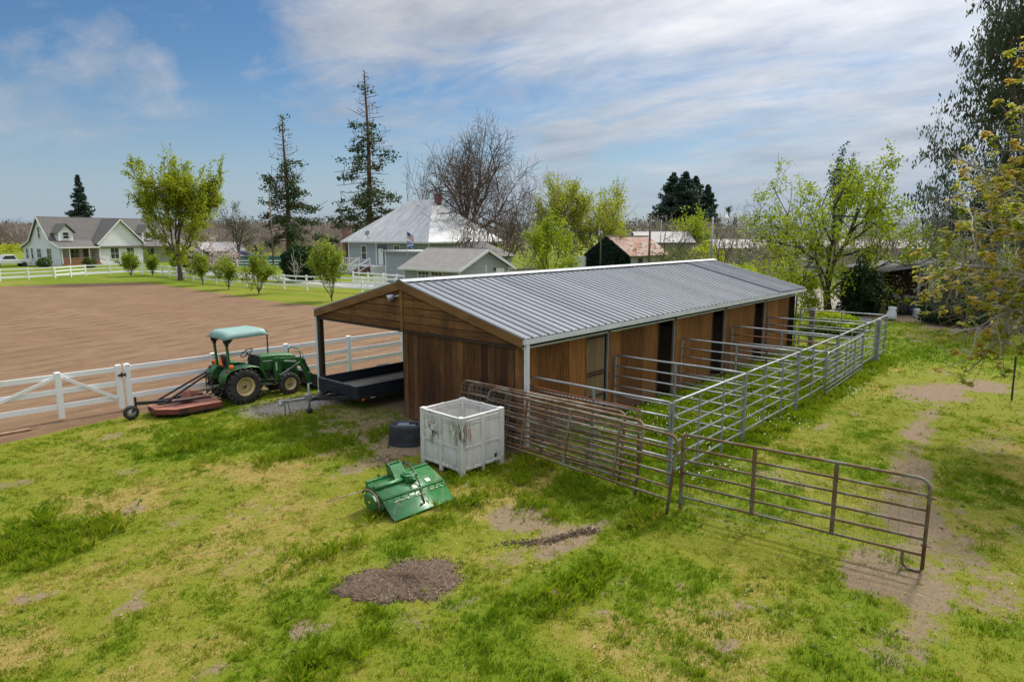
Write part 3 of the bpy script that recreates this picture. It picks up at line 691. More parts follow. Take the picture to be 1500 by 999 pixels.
# ------------------------------------------------------------------ pipe panels
def pipe_panel(name, label, cat, p0, p1, zs, nup, r, mat, group=None, lean=0., legs=True, mesh=None, round_end=(0,0), upmat=None, zfoot=0., umat_w=.05, hook=False):
    """p0,p1 ground points; zs rail heights top first; lean = top shifted across"""
    p0 = Vector((p0[0], p0[1], 0)); p1 = Vector((p1[0], p1[1], 0)); d = p1-p0; L = d.length; d.normalize()
    rzv = math.atan2(d.y, d.x)
    o = thing(name, label, cat, p0, rzv, group); ztop = zs[0]
    def Q(x, z, y=0.): return (x, y+lean*z/ztop, z)
    bend = .16
    for i, z in enumerate(zs):
        b = MB(); dz = random.uniform(-.008, .008)
        x0 = r*.8; x1 = L-r*.8
        if i == 0:
            pts = []
            if round_end[0]:
                pts += [Q(0, zfoot), Q(0, z-bend)]+[Q(bend*(1-math.cos(a)), z-bend+bend*math.sin(a)) for a in (.4,.8,1.2)]+[Q(bend, z)]
            else: pts += [Q(x0, z)]
            nm = 6; ps = pts[-1][0]
            pts += [Q(ps+(L-bend-ps)*k/nm, z+dz*math.sin(k)) for k in range(1, nm)]
            if round_end[1]:
                pts += [Q(L-bend, z)]+[Q(L-bend+bend*math.sin(a), z-bend+bend*math.cos(a)) for a in (.4,.8,1.2)]+[Q(L, z-bend), Q(L, zfoot)]
            else: pts += [Q(x1, z)]
            b.tube(pts, r, 8); b.build('frame' if round_end[0] or round_end[1] else 'top_rail', mat, o)
        else:
            b.tube([Q(x0+(x1-x0)*k/4, z+dz*math.sin(k*1.3)) for k in range(5)], r*.85, 8); b.build('rail', mat, o)
    for k in range(nup):
        x = L*k/(nup-1)
        if (k == 0 and round_end[0]) or (k == nup-1 and round_end[1]): continue
        b = MB(); end = k in (0, nup-1)
        b.bar(Q(x, zfoot if end or legs else zs[-1]-.03, 0), Q(x, zs[0], 0), umat_w if not end else umat_w*.9, .035 if not end else umat_w*.9, up=(0,1,0))
        b.build('upright', upmat or mat, o)
    if mesh:
        sx, sz, zt, zb = mesh; b = MB(); x = .1; wr = .0032
        while x < L-.05: b.tube([Q(x, zb, -r*.9), Q(x+random.uniform(-.01,.01), zt, -r*.9)], wr, 4, False); x += sx
        z = zb
        while z < zt+.01: b.tube([Q(.03, z, -r*.9), Q(L*.5, z+random.uniform(-.012,.012), -r*.9), Q(L-.03, z, -r*.9)], wr, 4, False); z += sz
        b.build('wire_mesh', wire_m, o)
    return o
G5 = (1.70, 1.40, 1.12, .84, .56, .25)
UD = [.80, 4.53, 8.45, 12.35, 15.9, 19.75]
VO = [-7.28, -7.26, -7.22, -7.18, -7.1, -7.02]
gname = 'galvanised pipe panels round the stall pens'
for k in range(6):
    lab = ['galvanised dividing panel behind the stacked rusty gates, at the barn corner', 'galvanised dividing panel between the first and second stall pens',
           'galvanised dividing panel between the second and third stall pens', 'galvanised dividing panel with one rusty rail between third and fourth pens',
           'galvanised dividing panel between the fourth and fifth stall pens', 'galvanised end panel closing the farthest pen'][k]
    o = pipe_panel('corral_panel', lab, 'corral panel', (UD[k], VW-.06), (UD[k], VO[k]+.03), G5 if k < 5 else (1.7,1.35,1.0,.65,.3), 3, .026, galv, gname)
    if k == 3:
        r1 = [c for c in o.children if c.name.startswith('rail')][0]; r1.data.materials[0] = rust3; r1['label'] = 'rust brown second rail'
for k in range(5):
    lab = ['galvanised outer panel at the front corner beside the rusty gate', 'galvanised outer panel closing the second pen', 'galvanised outer panel of the middle pen ending at the many-railed gate',
           'galvanised outer panel hidden behind the many-railed gate', 'galvanised outer panel at the far corner of the pens'][k]
    pipe_panel('corral_panel', lab, 'corral panel', (UD[k]+.03, VO[k]), (UD[k+1]-.03, VO[k+1]), G5, 4 if k < 3 else 3, .026 if k else .028, galv, gname)
pipe_panel('tube_gate', 'dull galvanised gate with many close rails standing outside the pens', 'gate', (10.35, -7.44), (15.4, -7.22), (1.42,1.26,1.10,.94,.78,.62,.46,.30,.16), 5, .019, simple('dull_galv', (.36,.375,.385), (.27,.27,.27), .5, .4, 5, 0, col3=(.24,.2,.17)), None, round_end=(1,0))
b = MB(); b.box(17.9, 18.02, -7.2, -7.08, 0, 1.72); tag(b.build('gate_post', galv), 'thick galvanised post in the outer row near the far corner of the pens', 'post')
# stray wire trough rack inside the far pens
t1 = pipe_panel('low_panel', 'low rust brown pipe panel inside the third pen', 'corral panel', (11.0, -3.9), (10.75, -6.9), (1.22, .35), 3, .02, simple('brown_pipe', (.10,.055,.04), (.15,.085,.06), .8, .1, 4), None)

# rusty gates stacked against the barn corner
def px_panel(tl, tr, z, label, mat, upmat, zs, nup, mesh, lean, ends, zfoot, r=.029, name='stock_gate', cat='gate', legs=False):
    a = at(*tl, z); c = at(*tr, z); d = (c-a).normalized(); nrm = Vector((-d.y, d.x, 0))
    a = a-nrm*lean; c = c-nrm*lean
    return pipe_panel(name, label, cat, a, c, zs, nup, r, mat, 'rusty gates stacked by the barn corner', lean, legs, mesh, ends, upmat, zfoot)
Z6 = (1.42, 1.18, .96, .74, .52, .30)
px_panel((717,570), (994,640), 1.42, 'rusty stock gate foremost in the stack, next to the white bin', rust2, rust2, Z6, 5, None, .30, (1,1), .04)
px_panel((690,560), (944,617), 1.46, 'rusty mesh-filled gate second in the stack leaning by the bin', rust, rust2, (1.46,1.22,.99,.76,.53,.30), 5, (.145,.115,1.42,.28), .26, (1,1), .04)
px_panel((678,556), (917,604), 1.50, 'rusty mesh-filled gate in the middle of the stack', rust, rust, (1.5,1.2,.9,.6,.3), 4, (.145,.115,1.46,.28), .22, (1,1), .04)
# slatted rusty panel nearest the barn
a, c = at(770,564,1.50), at(937,600,1.50)
sp = pipe_panel('slatted_panel', 'orange rusty panel of thin upright slats behind the stacked gates', 'panel', (a.x,a.y), (c.x,c.y), (1.5,1.27,.25), 2, .02, rust3, None, 0, True, None, (0,0), rust)
L = (c-a).length; b = MB(); x = .12
while x < L*.68: b.bar((x,0,1.27), (x,0,1.5), .014, .014); x += .105
b.build('slats', rust3, sp)
b = MB(); x = .12
while x < L*.68: b.tube([(x,.0,.3), (x,0,1.25)], .0045, 5, False); x += .105
z = .4
while z < 1.2: b.tube([(.05,.0,z), (L*.7,0,z)], .0045, 5, False); z += .1
b.build('wire_mesh', wire_m, sp)
# the long gate standing open to the right
a, c = at(1000,632,1.50), at(1357,700,1.43)
gt = pipe_panel('long_gate', 'long rusty olive stock gate standing open on the grass at the right', 'gate', (a.x,a.y-.02), (c.x-.1,c.y-.08), (1.45,1.20,.97,.74,.51,.27), 4, .027, rust2, None, 0, False, None, (0,1), rust2, .04, .065)
L = math.hypot(c.x-.1-a.x, c.y-.08-a.y+.02)
b = MB(); b.tube([(L-.27,0,.27),(L-.27,0,.12),(L-.25,0,.05),(L-.20,0,.01),(L-.06,0,.0),(L,0,.02)], .024, 8); b.build('foot_bow', rust2, gt)
for z in (1.17, .42):
    b = MB(); b.tube([(L-.05,0,z),(L+.09,0,z)], .018, 8); b.build('hinge_pin', rust, gt)
b = MB(); x = .1
while x < L-.1: b.tube([(x,-.03,-.0), (x+random.uniform(-.02,.02),-.03,1.12)], .0028, 4, False); x += .152
for z in (.02,.17,.35,.55,.78,1.1): b.tube([(L*.02,-.03,z),(L*.33,-.034,z-.02),(L*.66,-.03,z+.01),(L-.05,-.03,z)], .0028, 4, False)
b.build('wire_mesh', wire_m, gt)

# ------------------------------------------------------------------ white vinyl fences
vinyl = simple('white_vinyl', (.86,.86,.87), (.80,.81,.82), .45, 0, 1.2, 0, (1,1,.5), col3=(.62,.60,.55), scale3=2.5, lo3=.62, hi3=.8)
def vinyl_fence(label, pts, step, zs=(1.24,.83,.42), zpost=1.38, w=.135, rail=(.14,.042), group=None, ends=(1,1), skip=()):
    pts = [Vector((p[0], p[1], 0)) for p in pts]
    o = thing('white_fence', label, 'fence', pts[0], 0, group); o0 = pts[0]
    run = []
    for i in range(len(pts)-1):
        n = max(1, round((pts[i+1]-pts[i]).length/step)); run += [pts[i].lerp(pts[i+1], k/n) for k in range(n)]
    run.append(pts[-1])
    for i, p in enumerate(run):
        if (i == 0 and not ends[0]) or (i == len(run)-1 and not ends[1]): continue
        d = run[min(i+1, len(run)-1)]-run[max(i-1, 0)]; d.normalize(); s = Vector((-d.y, d.x, 0)); p = p-o0
        b = MB(); b.bar(p+Vector((0,0,-.15)), p+Vector((0,0,zpost-.05)), w, w, up=d)
        c0 = [p+(d*a+s*e)*(w/2+.008)+Vector((0,0,zpost-.05)) for a, e in ((-1,-1),(1,-1),(1,1),(-1,1))]; c1 = [q+Vector((0,0,.022)) for q in c0]
        b.raw(c0+c1+[p+Vector((0,0,zpost))], [(0,1,2,3),(0,1,5,4),(1,2,6,5),(2,3,7,6),(3,0,4,7),(4,5,8),(5,6,8),(6,7,8),(7,4,8)])
        b.build('post', vinyl, o, .004)
    for z in zs:
        b = MB()
        for i in range(len(run)-1):
            a, c = run[i]-o0, run[i+1]-o0
            b.bar((a.x,a.y,z), (c.x,c.y,z), rail[1], rail[0])
        b.build('rail', vinyl, o, .004)
    return o
FP = [at(184,533,1.38), at(308,517,1.38), at(414,502,1.38), at(503,492,1.38), at(583,484,1.38)]
yf = lambda x: 7.16-.045*(x+4.4)
F0 = -4.36; step = 2.42
vinyl_fence('white three rail vinyl fence between the dirt arena and the tractor', [(F0, yf(F0)), (F0+step*6, yf(F0+step*6))], step)
# gate leaves to the left of it
def vgate(label, x0, x1):
    o = thing('fence_gate', label, 'gate', (x0, yf(x0), 0), math.atan2(yf(x1)-yf(x0), x1-x0), None); L = math.hypot(x1-x0, yf(x1)-yf(x0)); mid = L-(x1+6.03)
    for x in (.065, mid, L-.065):
        b = MB(); b.box(x-.068, x+.068, -.068, .068, .10, 1.35); b.raw([(x-.073,-.073,1.35),(x+.073,-.073,1.35),(x+.073,.073,1.35),(x-.073,.073,1.35),(x,0,1.375)], [(0,1,4),(1,2,4),(2,3,4),(3,0,4),(0,3,2,1)]); b.build('stile', vinyl, o, .004)
    for z in (1.24,.83,.42):
        b = MB(); b.box(.12, L-.12, -.021, .021, z-.07, z+.07); b.build('rail', vinyl, o, .004)
    for xa, xb in ((mid+.08, L-.16), (mid-.08, .16)):
        b = MB(); b.bar((xa,-.045,1.22), (xb,-.045,.42), .03, .085); b.build('brace', vinyl, o, .003)
    o['latch_x'] = L
    return o
gl = vgate('long white vinyl gate with two slanting braces left of the tractor', -8.42, F0-.15)
b = MB(); b.box(-.17, .02, -.085, -.068, .98, 1.03); b.box(-.09,-.05,-.1,-.068,.95,1.08); b.box(.0,.03,-.1,-.068,.96,1.06)
L = gl.location; o = b.build('latch', black_m, gl); o.location = (gl['latch_x']+.06, 0, .06)
# far fences along the drive
ffg = 'white fences along the driveway'
vinyl_fence('far white fence running in front of the white farmhouse', [(-14,72), (5.7,75.8), (11,76.8), (15,80), (20.6,80.6)], 3.2, group=ffg)
vinyl_fence('far white fence behind the row of young trees', [(20.6,80.6), (20.6,71), (19.6,60), (19.4,54), (20.2,46), (22.1,37.5), (24.2,31)], 2.9, group=ffg)
vinyl_fence('white fence across the drive beyond the pink blossom tree', [far(262,96), far(345,97), far(415,97)], 3.4, group=ffg)
vinyl_fence('white fence by the porch steps of the grey house', [far(515,66), far(560,63), far(600,60)], 2.6, group=ffg)
vinyl_fence('white fence beyond the far end of the barn', [far(1150,70), far(1222,66)], 3.0, group=ffg)
for px, lb in ((545, 'white gate by the grey garage'),):
    p = far(px, 61); o = thing('garden_gate', 'small white garden gate beside the grey garage', 'gate', p, R(-60))
    b = MB()
    for k in range(7): b.box(k*.2, k*.2+.12, -.02, .02, .1, 1.25)
    b.build('pickets', vinyl, o); b = MB(); b.box(0,1.35,.022,.06,.3,.4); b.box(0,1.35,.022,.06,.95,1.05); b.build('crossbar', vinyl, o)
# steel T post with wire by the right edge
p = at(1482, 585); o = thing('fence_post', 'dark steel T post at the right edge of the grass', 'post', p)
b = MB(); b.bar((0,0,-.1),(.05,.03,1.35),.05,.035); b.build('stake', simple('dark_green_steel', (.03,.04,.035), (.05,.05,.045), .6, .3), o)
# ------------------------------------------------------------------ machines
green_p = simple('green_paint', (.022,.14,.024), (.018,.11,.022), .38, 0, 3, 0, col3=(.10,.14,.075), scale3=7, lo3=.52, hi3=.75, spec=.5)
green_faded = simple('sun_faded_green_plastic', (.19,.32,.285), (.23,.36,.325), .55, 0, 3, 0, col3=(.155,.265,.24), scale3=5)
yellow_p = simple('yellow_rim_paint', (.60,.49,.24), (.52,.41,.19), .5, 0, 8, 0, col3=(.28,.19,.09), scale3=6, lo3=.6, hi3=.8)
rubber = simple('dusty_rubber', (.022,.021,.020), (.05,.046,.042), .8, 0, 7, .2, col3=(.12,.11,.10), scale3=4, lo3=.6, hi3=.8)
seat_m = simple('black_vinyl', (.02,.02,.02), (.035,.035,.035), .5)
steel_d = simple('dark_steel', (.06,.058,.055), (.10,.09,.08), .5, .5, 8, .1)
orange_m = simple('orange_reflector', (.85,.20,.02), (.75,.16,.02), .35)
red_lens = simple('red_lens', (.45,.02,.02), (.35,.015,.015), .25)
white_dec = simple('pale_decal', (.62,.66,.58), (.55,.6,.5), .4)
yel_dec = simple('yellow_decal', (.75,.55,.05), (.65,.5,.05), .4)

def tractor_wheel(parent, c, Rr, wd, rimr, lugs, out, lug_h=.05):
    """axis along y; out = -1 outer face towards -y"""
    b = MB(); y0 = c[1]; 
    h = wd/2
    prof = [(rimr, -h*.86), (rimr+.03, -h*.98), (Rr*.86, -h), (Rr*.955, -h*.86), (Rr*.97, -h*.5), (Rr*.975, 0), (Rr*.97, h*.5), (Rr*.955, h*.86), (Rr*.86, h), (rimr+.03, h*.98), (rimr, h*.86)]
    wheel = MB(); wheel.lathe(c, (0,1,0), [(rimr+.012, -h*.97), (rimr-.012, -h*.97), (rimr-.02, -h*.84), (rimr-.04, -h*.74), (rimr-.05, -h*.3), (rimr-.055, .0), (rimr-.05, h*.3), (rimr-.02, h*.84), (rimr+.012, h*.97)], 36, True, False)
    o2 = out
    wheel.lathe(Vector(c)+Vector((0,o2*h*.05,0)), (0,o2,0), [(0,-.012),(rimr-.046,-.012),(rimr-.046,.0),(rimr*.66,.045),(rimr*.50,.005),(rimr*.36,.02),(rimr*.2,.03),(rimr*.18,.07),(0,.075)], 36)
    w_ = wheel.build('wheel', yellow_p, parent)
    t = MB(); t.lathe(c, (0,1,0), prof+[prof[0]], 48, True, False)
    for i in range(lugs):
        for s in (-1, 1):
            a0 = 2*math.pi*(i+(.5 if s > 0 else 0))/lugs; pts = []
            for k in range(4):
                f = k/3; a = a0-f*.30*(1 if True else 0); yy = s*h*(.02+.93*f); rr = Rr*(.975 if k < 3 else .93)
                pts.append((c[0]+math.sin(a)*rr, c[1]+yy, c[2]+math.cos(a)*rr))
            for k in range(3):
                aa = a0-.15; t.bar(pts[k], pts[k+1], Rr*.085, lug_h*2, up=(math.sin(aa),0,math.cos(aa)))
    t.build('tyre', rubber, w_)
    h_ = MB()
    for k in range(6):
        a = k*math.pi/3+.3; q = Vector(c)+Vector((math.cos(a)*rimr*.28, o2*h*.05+o2*.02, math.sin(a)*rimr*.28))
        h_.lathe(q, (0,o2,0), [(.014,0),(.014,.022)], 6, False)
    h_.lathe(Vector(c)+Vector((0,o2*h*.05,0)), (0,o2,0), [(rimr*.15,.03),(rimr*.15,.085),(0,.09)], 16)
    h_.build('wheel_nuts', steel_d, w_)
TX, TY = -1.77, 6.03
tr = thing('tractor', 'small green farm tractor with faded canopy, yellow rims and front loader', 'tractor', (TX, TY, 0), R(-1))
tractor_wheel(tr, (0,-.56,.525), .525, .33, .27, 20, -1); tractor_wheel(tr, (0,.56,.525), .525, .33, .27, 20, 1)
tractor_wheel(tr, (1.5,-.50,.345), .345, .22, .185, 16, -1, .025); tractor_wheel(tr, (1.5,.50,.345), .345, .22, .185, 16, 1, .025)
# chassis
b = MB(); b.box(-.30,.55,-.2,.2,.35,.80); b.box(.5,1.0,-.17,.17,.36,.72); b.box(1.0,1.95,-.14,.14,.40,.66); b.box(-.02,.02,-.5,.5,.46,.58); b.box(-.42,-.3,-.14,.14,.40,.62)
b.lathe((0,-.2,.525),(0,-1,0),[(.13,0),(.11,.2),(.09,.25)],20); b.lathe((0,.2,.525),(0,1,0),[(.13,0),(.11,.2),(.09,.25)],20)
b.bar((1.5,-.44,.36),(1.5,.44,.36),.1,.1)
b.build('chassis', green_p, tr, .012)
b = MB(); b.box(1.02,1.6,-.17,.17,.64,.98); b.box(.62,1.0,-.19,.19,.62,.95); b.tube([(.7,-.24,.55),(1.1,-.26,.5),(1.3,-.2,.55)],.02); b.box(.15,.55,.24,.52,.42,.46); b.tube([(1.05,-.2,.42),(1.3,-.24,.3),(1.42,-.2,.42)],.025); b.lathe((1.12,-.14,.36),(0,0,1),[(.09,0),(.1,.05),(.1,.22),(.08,.26)],16)
b.build('engine', steel_d, tr, .01)
# hood: rounded prism along x
def hood_sec(x, wdt, zt, zb):
    return [(x,-wdt,zb),(x,-wdt,zt-.10),(x,-wdt*.93,zt-.035),(x,-wdt*.72,zt-.004),(x,0,zt+.012),(x,wdt*.72,zt-.004),(x,wdt*.93,zt-.035),(x,wdt,zt-.10),(x,wdt,zb)]
secs = [hood_sec(.72,.235,1.30,.86), hood_sec(.95,.245,1.305,.82), hood_sec(1.35,.245,1.285,.80), hood_sec(1.75,.235,1.235,.70), hood_sec(1.93,.225,1.18,.62), hood_sec(1.99,.19,1.10,.62)]
b = MB(); V = [p for s in secs for p in s]; n = 9; Fc = []
for i in range(len(secs)-1):
    for k in range(n): Fc.append((i*n+k, i*n+(k+1)%n, (i+1)*n+(k+1)%n, (i+1)*n+k))
Fc += [tuple(range(n)), tuple(range((len(secs)-1)*n, len(secs)*n))]
b.raw(V, Fc, True); ho = b.build('hood', green_p, tr, .006)
b = MB(); b.box(.99,1.0,-.252,-.246,1.02,1.03)
b.raw([(.80,-.249,1.135),(1.72,-.25,1.09),(1.72,-.25,1.075),(.80,-.249,1.105)],[(0,1,2,3)]); b.raw([(1.22,-.2495,1.168),(1.55,-.2495,1.15),(1.55,-.2495,1.122),(1.22,-.2495,1.138)],[(0,1,2,3)])
b.build('side_stripe', white_dec, ho)
b = MB(); b.box(1.985,2.0,-.15,.15,.70,1.05); b.build('grille', black_m, tr)
b = MB()
for s in (-1,1): b.lathe((1.985,s*.1,.98),(1,0,0),[(.055,0),(.055,.02),(0,.028)],16)
b.build('headlight', white_dec, tr)
# dash, steering
b = MB(); b.prism([(.50,.62),(.74,.62),(.76,1.27),(.60,1.34),(.52,1.20)], .40, 'xz', -.2); b.build('dashboard', black_m, tr, .02)
b = MB(); b.tube([(.62,0,1.25),(.42,0,1.40)],.022)
ang = math.atan2(.15,.20); C = Vector((.42,0,1.41)); A = Vector((math.sin(.55),0,math.cos(.55)))*1; A = Vector((-.55,0,.83)).normalized(); U = Vector((0,1,0)); W = A.cross(U)
b.tube([C+U*math.cos(i*math.pi/12)*.2+W*math.sin(i*math.pi/12)*.2 for i in range(25)], .014, 6, False)
for a in (.3, 2.4, 4.5): b.bar(C, C+U*math.cos(a)*.2+W*math.sin(a)*.2, .02, .012)
b.build('steering_wheel', black_m, tr)
b = MB(); b.tube([(.3,-.27,.8),(.33,-.27,1.16)],.01); b.lathe((.33,-.27,1.16),(0,0,1),[(.0,0),(.022,.01),(.022,.035),(0,.05)],8); b.tube([(.15,-.3,.9),(.2,-.33,1.1)],.01); b.build('control_levers', black_m, tr)
b = MB(); b.box(-.28,.2,-.24,.24,.92,1.02); b.box(-.32,-.2,-.23,.23,1.0,1.42); b.build('seat', seat_m, tr, .04, 3)
# fenders: curved sheets over the rear wheels
for s in (-1, 1):
    pr = [(-.62,.72),(-.55,.93),(-.42,1.06),(-.15,1.11),(.25,1.11),(.48,1.05),(.60,.90),(.70,.62)]
    b = MB(); V = []; y0, y1 = s*.26, s*.70
    for x, z in pr: V += [(x,y0,z),(x,y1,z-.01)]
    b.raw(V, [(2*i,2*i+1,2*i+3,2*i+2) for i in range(len(pr)-1)], True)
    b.raw([(x,y0,z) for x,z in pr]+[(.1,y0,.6)], [(i,i+1,len(pr)) for i in range(len(pr)-1)])
    f = b.build('fender', green_p, tr); so_ = f.modifiers.new('solid','SOLIDIFY'); so_.thickness = .018
    b = MB(); b.box(.55,.95,s*.24,s*.52,.40,.425); b.build('footplate', steel_d, tr)
    b = MB(); b.lathe((-.36,s*.62,1.155),(0,0,1),[(.03,-.07),(.055,-.05),(.06,.03),(.045,.06),(0,.07)],12); b.build('amber_lamp', orange_m, tr)
    b = MB(); b.lathe((-.47,s*.60,1.02),(-1,0,0),[(.055,0),(.05,.03),(0,.035)],12); b.build('tail_lamp', red_lens, tr)
# roll bar and canopy
for s in (-1, 1):
    b = MB(); b.bar((-.30,s*.40,.62),(-.33,s*.42,1.25),.085,.06,up=(1,0,0)); b.bar((-.33,s*.42,1.22),(-.37,s*.42,1.80),.085,.06,up=(1,0,0)); b.build('roll_bar', green_p, tr, .008)
    b = MB(); b.bar((-.365,s*.42,1.76),(-.36,s*.42,1.99),.12,.08,up=(1,0,0)); b.prism([(-.44,1.83),(-.28,1.83),(-.12,2.0),(-.48,2.0)],.07,'xz',s*.42-.035); b.build('canopy_bracket', black_m, tr, .005)
V = []; nx_, ny_ = 15, 11; cl, cw = 1.42, 1.22
for i in range(nx_):
    for j in range(ny_):
        u = i/(nx_-1)*2-1; v = j/(ny_-1)*2-1
        uu = math.copysign(abs(u)**.75, u); vv = math.copysign(abs(v)**.75, v)
        e = max(abs(u), abs(v)); h = .20*(1-max(0,(abs(u)-.74)/.26)**2.4*.97)*(1-max(0,(abs(v)-.74)/.26)**2.4*.97)
        h += .02*math.cos(v*6)*(1-e)
        V.append((.19+u*cl/2*(1-.05*(h/.23)), v*cw/2*(1-.05*(h/.23)), 1.985+h+.05*(u)*.3))
I = np.arange(nx_*ny_).reshape(nx_, ny_); Q = np.stack([I[:-1,:-1], I[1:,:-1], I[1:,1:], I[:-1,1:]], -1).reshape(-1, 4)
cp = put('canopy', quadmesh('canopy', V, green_faded, None, True, Q), tr); cp.modifiers.new('solid','SOLIDIFY').thickness = .025
b = MB(); b.tube([(1.18,.14,1.25),(1.18,.14,1.95),(1.16,.14,2.03)],.022); b.build('exhaust_pipe', black_m, tr)
# slow moving vehicle triangle on the seat back
b = MB(); b.prism([(-.16,1.12),(.16,1.12),(.03,1.44),(-.03,1.44)],.008,'yz',-.395); sm = b.build('warning_sign', red_lens, tr)
b = MB(); b.prism([(-.12,1.145),(.12,1.145),(0,1.40)],.006,'yz',-.402); b.build('orange_triangle', simple('safety_orange',(1.0,.32,.02),(.95,.27,.02),.4), sm)
# front loader
for s in (-1, 1):
    y = s*.37
    b = MB(); b.prism([(1.08,.42),(1.30,.42),(1.34,.80),(1.30,1.20),(1.08,1.20)],.05,'xz',y-.025); b.build('loader_post', green_p, tr, .006)
    b = MB(); b.prism([(1.10,1.19),(1.12,1.07),(1.95,.93),(2.26,.20),(2.37,.22),(2.16,1.02),(2.05,1.10)],.07,'xz',y-.035); ar = b.build('loader_arm', green_p, tr, .008)
    b = MB(); b.bar((1.25,y+s*.05,.62),(1.58,y+s*.05,.78),.055,.055); b.bar((1.58,y+s*.05,.78),(1.96,y+s*.05,.97),.032,.032); b.build('hydraulic_ram', galv if s<0 else steel_d, tr)
    b = MB(); b.bar((2.06,y+s*.055,1.04),(2.28,y+s*.055,.62),.045,.045); b.bar((2.28,y+s*.055,.62),(2.40,y+s*.055,.40),.028,.028); b.build('hydraulic_ram', steel_d, tr)
    if s < 0:
        b = MB(); b.raw([(1.42,y-.0375,1.105),(1.84,y-.0375,1.03),(1.83,y-.0375,.975),(1.43,y-.0375,1.045)],[(0,1,2,3)]); b.build('arm_decal', white_dec, ar)
        b = MB(); b.raw([(1.14,y-.0285,1.12),(1.19,y-.0285,1.12),(1.19,y-.0285,.80),(1.14,y-.0285,.80)],[(0,1,2,3)]); b.build('post_decal', white_dec, ar)
b = MB(); b.tube([(2.02,-.37,1.08),(2.0,-.37,1.30),(2.05,-.2,1.36),(2.05,.2,1.36),(2.0,.37,1.30),(2.02,.37,1.08)],.018); b.tube([(2.1,-.36,1.05),(2.16,-.3,1.2),(2.2,.3,1.2)],.012); b.tube([(2.16,-.35,.78),(2.16,.35,.78)],.04)
b.build('guard_bar', green_p, tr)
b = MB(); pr = [(2.34,.52),(2.32,.12),(2.42,.05),(2.92,.03),(2.92,.05),(2.45,.085),(2.38,.16),(2.40,.52)]
b.prism(pr, 1.36, 'xz', -.68)
for s in (-1,1): b.prism([(2.34,.50),(2.33,.10),(2.42,.05),(2.90,.04),(2.55,.42)],.02,'xz',s*.68-.01)
b.build('bucket', simple('worn_bucket', (.035,.037,.036), (.07,.06,.05), .55, .3, 4, .1), tr, .004)
# three point hitch
b = MB()
for s in (-1,1):
    b.bar((-.30,s*.22,.42),(-.95,s*.36,.40),.055,.03); b.bar((-.35,s*.25,.85),(-.72,s*.32,.42),.03,.03)
b.bar((-.34,0,.80),(-.95,0,.86),.04,.04); b.build('hitch_arms', steel_d, tr)
b = MB(); b.tube([(-.42,0,.52),(-1.7,0,.45)],[.055,.045],10); b.build('drive_shaft', simple('worn_yellow_grey', (.33,.30,.24), (.25,.23,.2), .6), tr)

# ------------------------------------------------------------------ rotary cutter
red_p = simple('weathered_red_paint', (.36,.13,.085), (.43,.21,.15), .6, 0, 3, .1, col3=(.22,.06,.045), scale3=3, lo3=.5, hi3=.75)
red_side = simple('deck_side_red', (.20,.045,.03), (.14,.04,.03), .7, 0, 4, .1, col3=(.04,.03,.025), scale3=2.2, lo3=.5, hi3=.6)
blk_rust = simple('black_worn_paint', (.018,.018,.018), (.035,.03,.028), .5, .1, 6, .1)
rc = thing('rotary_cutter', 'faded red rotary mower deck with black frame hitched behind the tractor', 'mower', (-3.25, 5.95, 0), R(-3))
deck = [(.72,-.68),(.72,.68),(-.55,.68),(-.95,.30),(-.95,-.30),(-.55,-.68)]
b = MB(); b.prism(deck, .02, 'xy', .225); dk = b.build('deck', red_p, rc, .006)
b = MB()
for i in range(1, 6):
    (x0,y0),(x1,y1) = deck[i], deck[(i+1)%6]; b.bar((x0,y0,.16),(x1,y1,.16),.014,.13)
b.build('skirt', red_side, rc)
b = MB(); b.box(-.5,.72,-.69,-.675,.06,.10); b.box(-.5,.72,.675,.69,.06,.10); b.build('skid', blk_rust, rc)
b = MB(); b.lathe((0,0,.32),(0,0,1),[(.19,0),(.17,.05),(.14,.07),(.14,.22),(.09,.28),(0,.3)],16); b.bar((0,0,.48),(.3,0,.48),.12,.12); b.build('gearbox', red_p, rc, .01)
b = MB()
for s in (-1,1):
    b.bar((.68,s*.30,.32),(.62,s*.13,1.02),.05,.02,up=(1,0,0)); b.bar((.62,s*.1,1.0),(-.70,s*.26,.36),.045,.045); b.bar((.70,s*.42,.30),(.86,s*.42,.42),.06,.03); b.bar((.55,s*.30,.34),(-.85,s*.22,.36),.06,.05)
b.bar((.62,-.16,1.0),(.62,.16,1.0),.07,.05); b.build('a_frame', blk_rust, rc)
b = MB(); b.bar((-.45,-.12,.36),(-1.32,.06,.42),.085,.085); b.bar((-.45,.12,.36),(-1.32,.06,.42),.05,.05); b.bar((-1.32,.06,.30),(-1.32,.06,.60),.05,.05)
b.bar((-1.32,.02,.34),(-1.44,-.02,.20),.02,.06); b.bar((-1.32,.14,.34),(-1.44,.10,.20),.02,.06); b.build('tail_boom', blk_rust, rc)
b = MB(); b.lathe((-1.45,.04,.19),(0,1,0),[(.12,-.05),(.185,-.055),(.195,-.03),(.195,.03),(.185,.055),(.12,.05),(.12,-.05)],28,True,False); tw = b.build('tail_wheel', rubber, rc)
b = MB(); b.lathe((-1.45,.04,.19),(0,1,0),[(.0,-.045),(.04,-.055),(.05,-.035),(.12,-.03),(.12,.03),(.05,.035),(0,.05)],24); b.build('rim', simple('grey_rim', (.48,.47,.44), (.38,.37,.35), .6), tw)
b = MB()
for k in range(3):
    pts = []
    for i in range(40):
        a = i*.55+k; pts.append((-.15+.34*math.cos(a)*(.5+.5*math.sin(i*.21+k))+.05*k, .12*math.sin(a*1.3)-.12, .335+.02*math.sin(i*1.1+k)+.015))
    b.tube(pts, .012, 5)
b.build('chain', simple('bare_chain', (.33,.32,.31), (.24,.22,.21), .5, .5), rc)

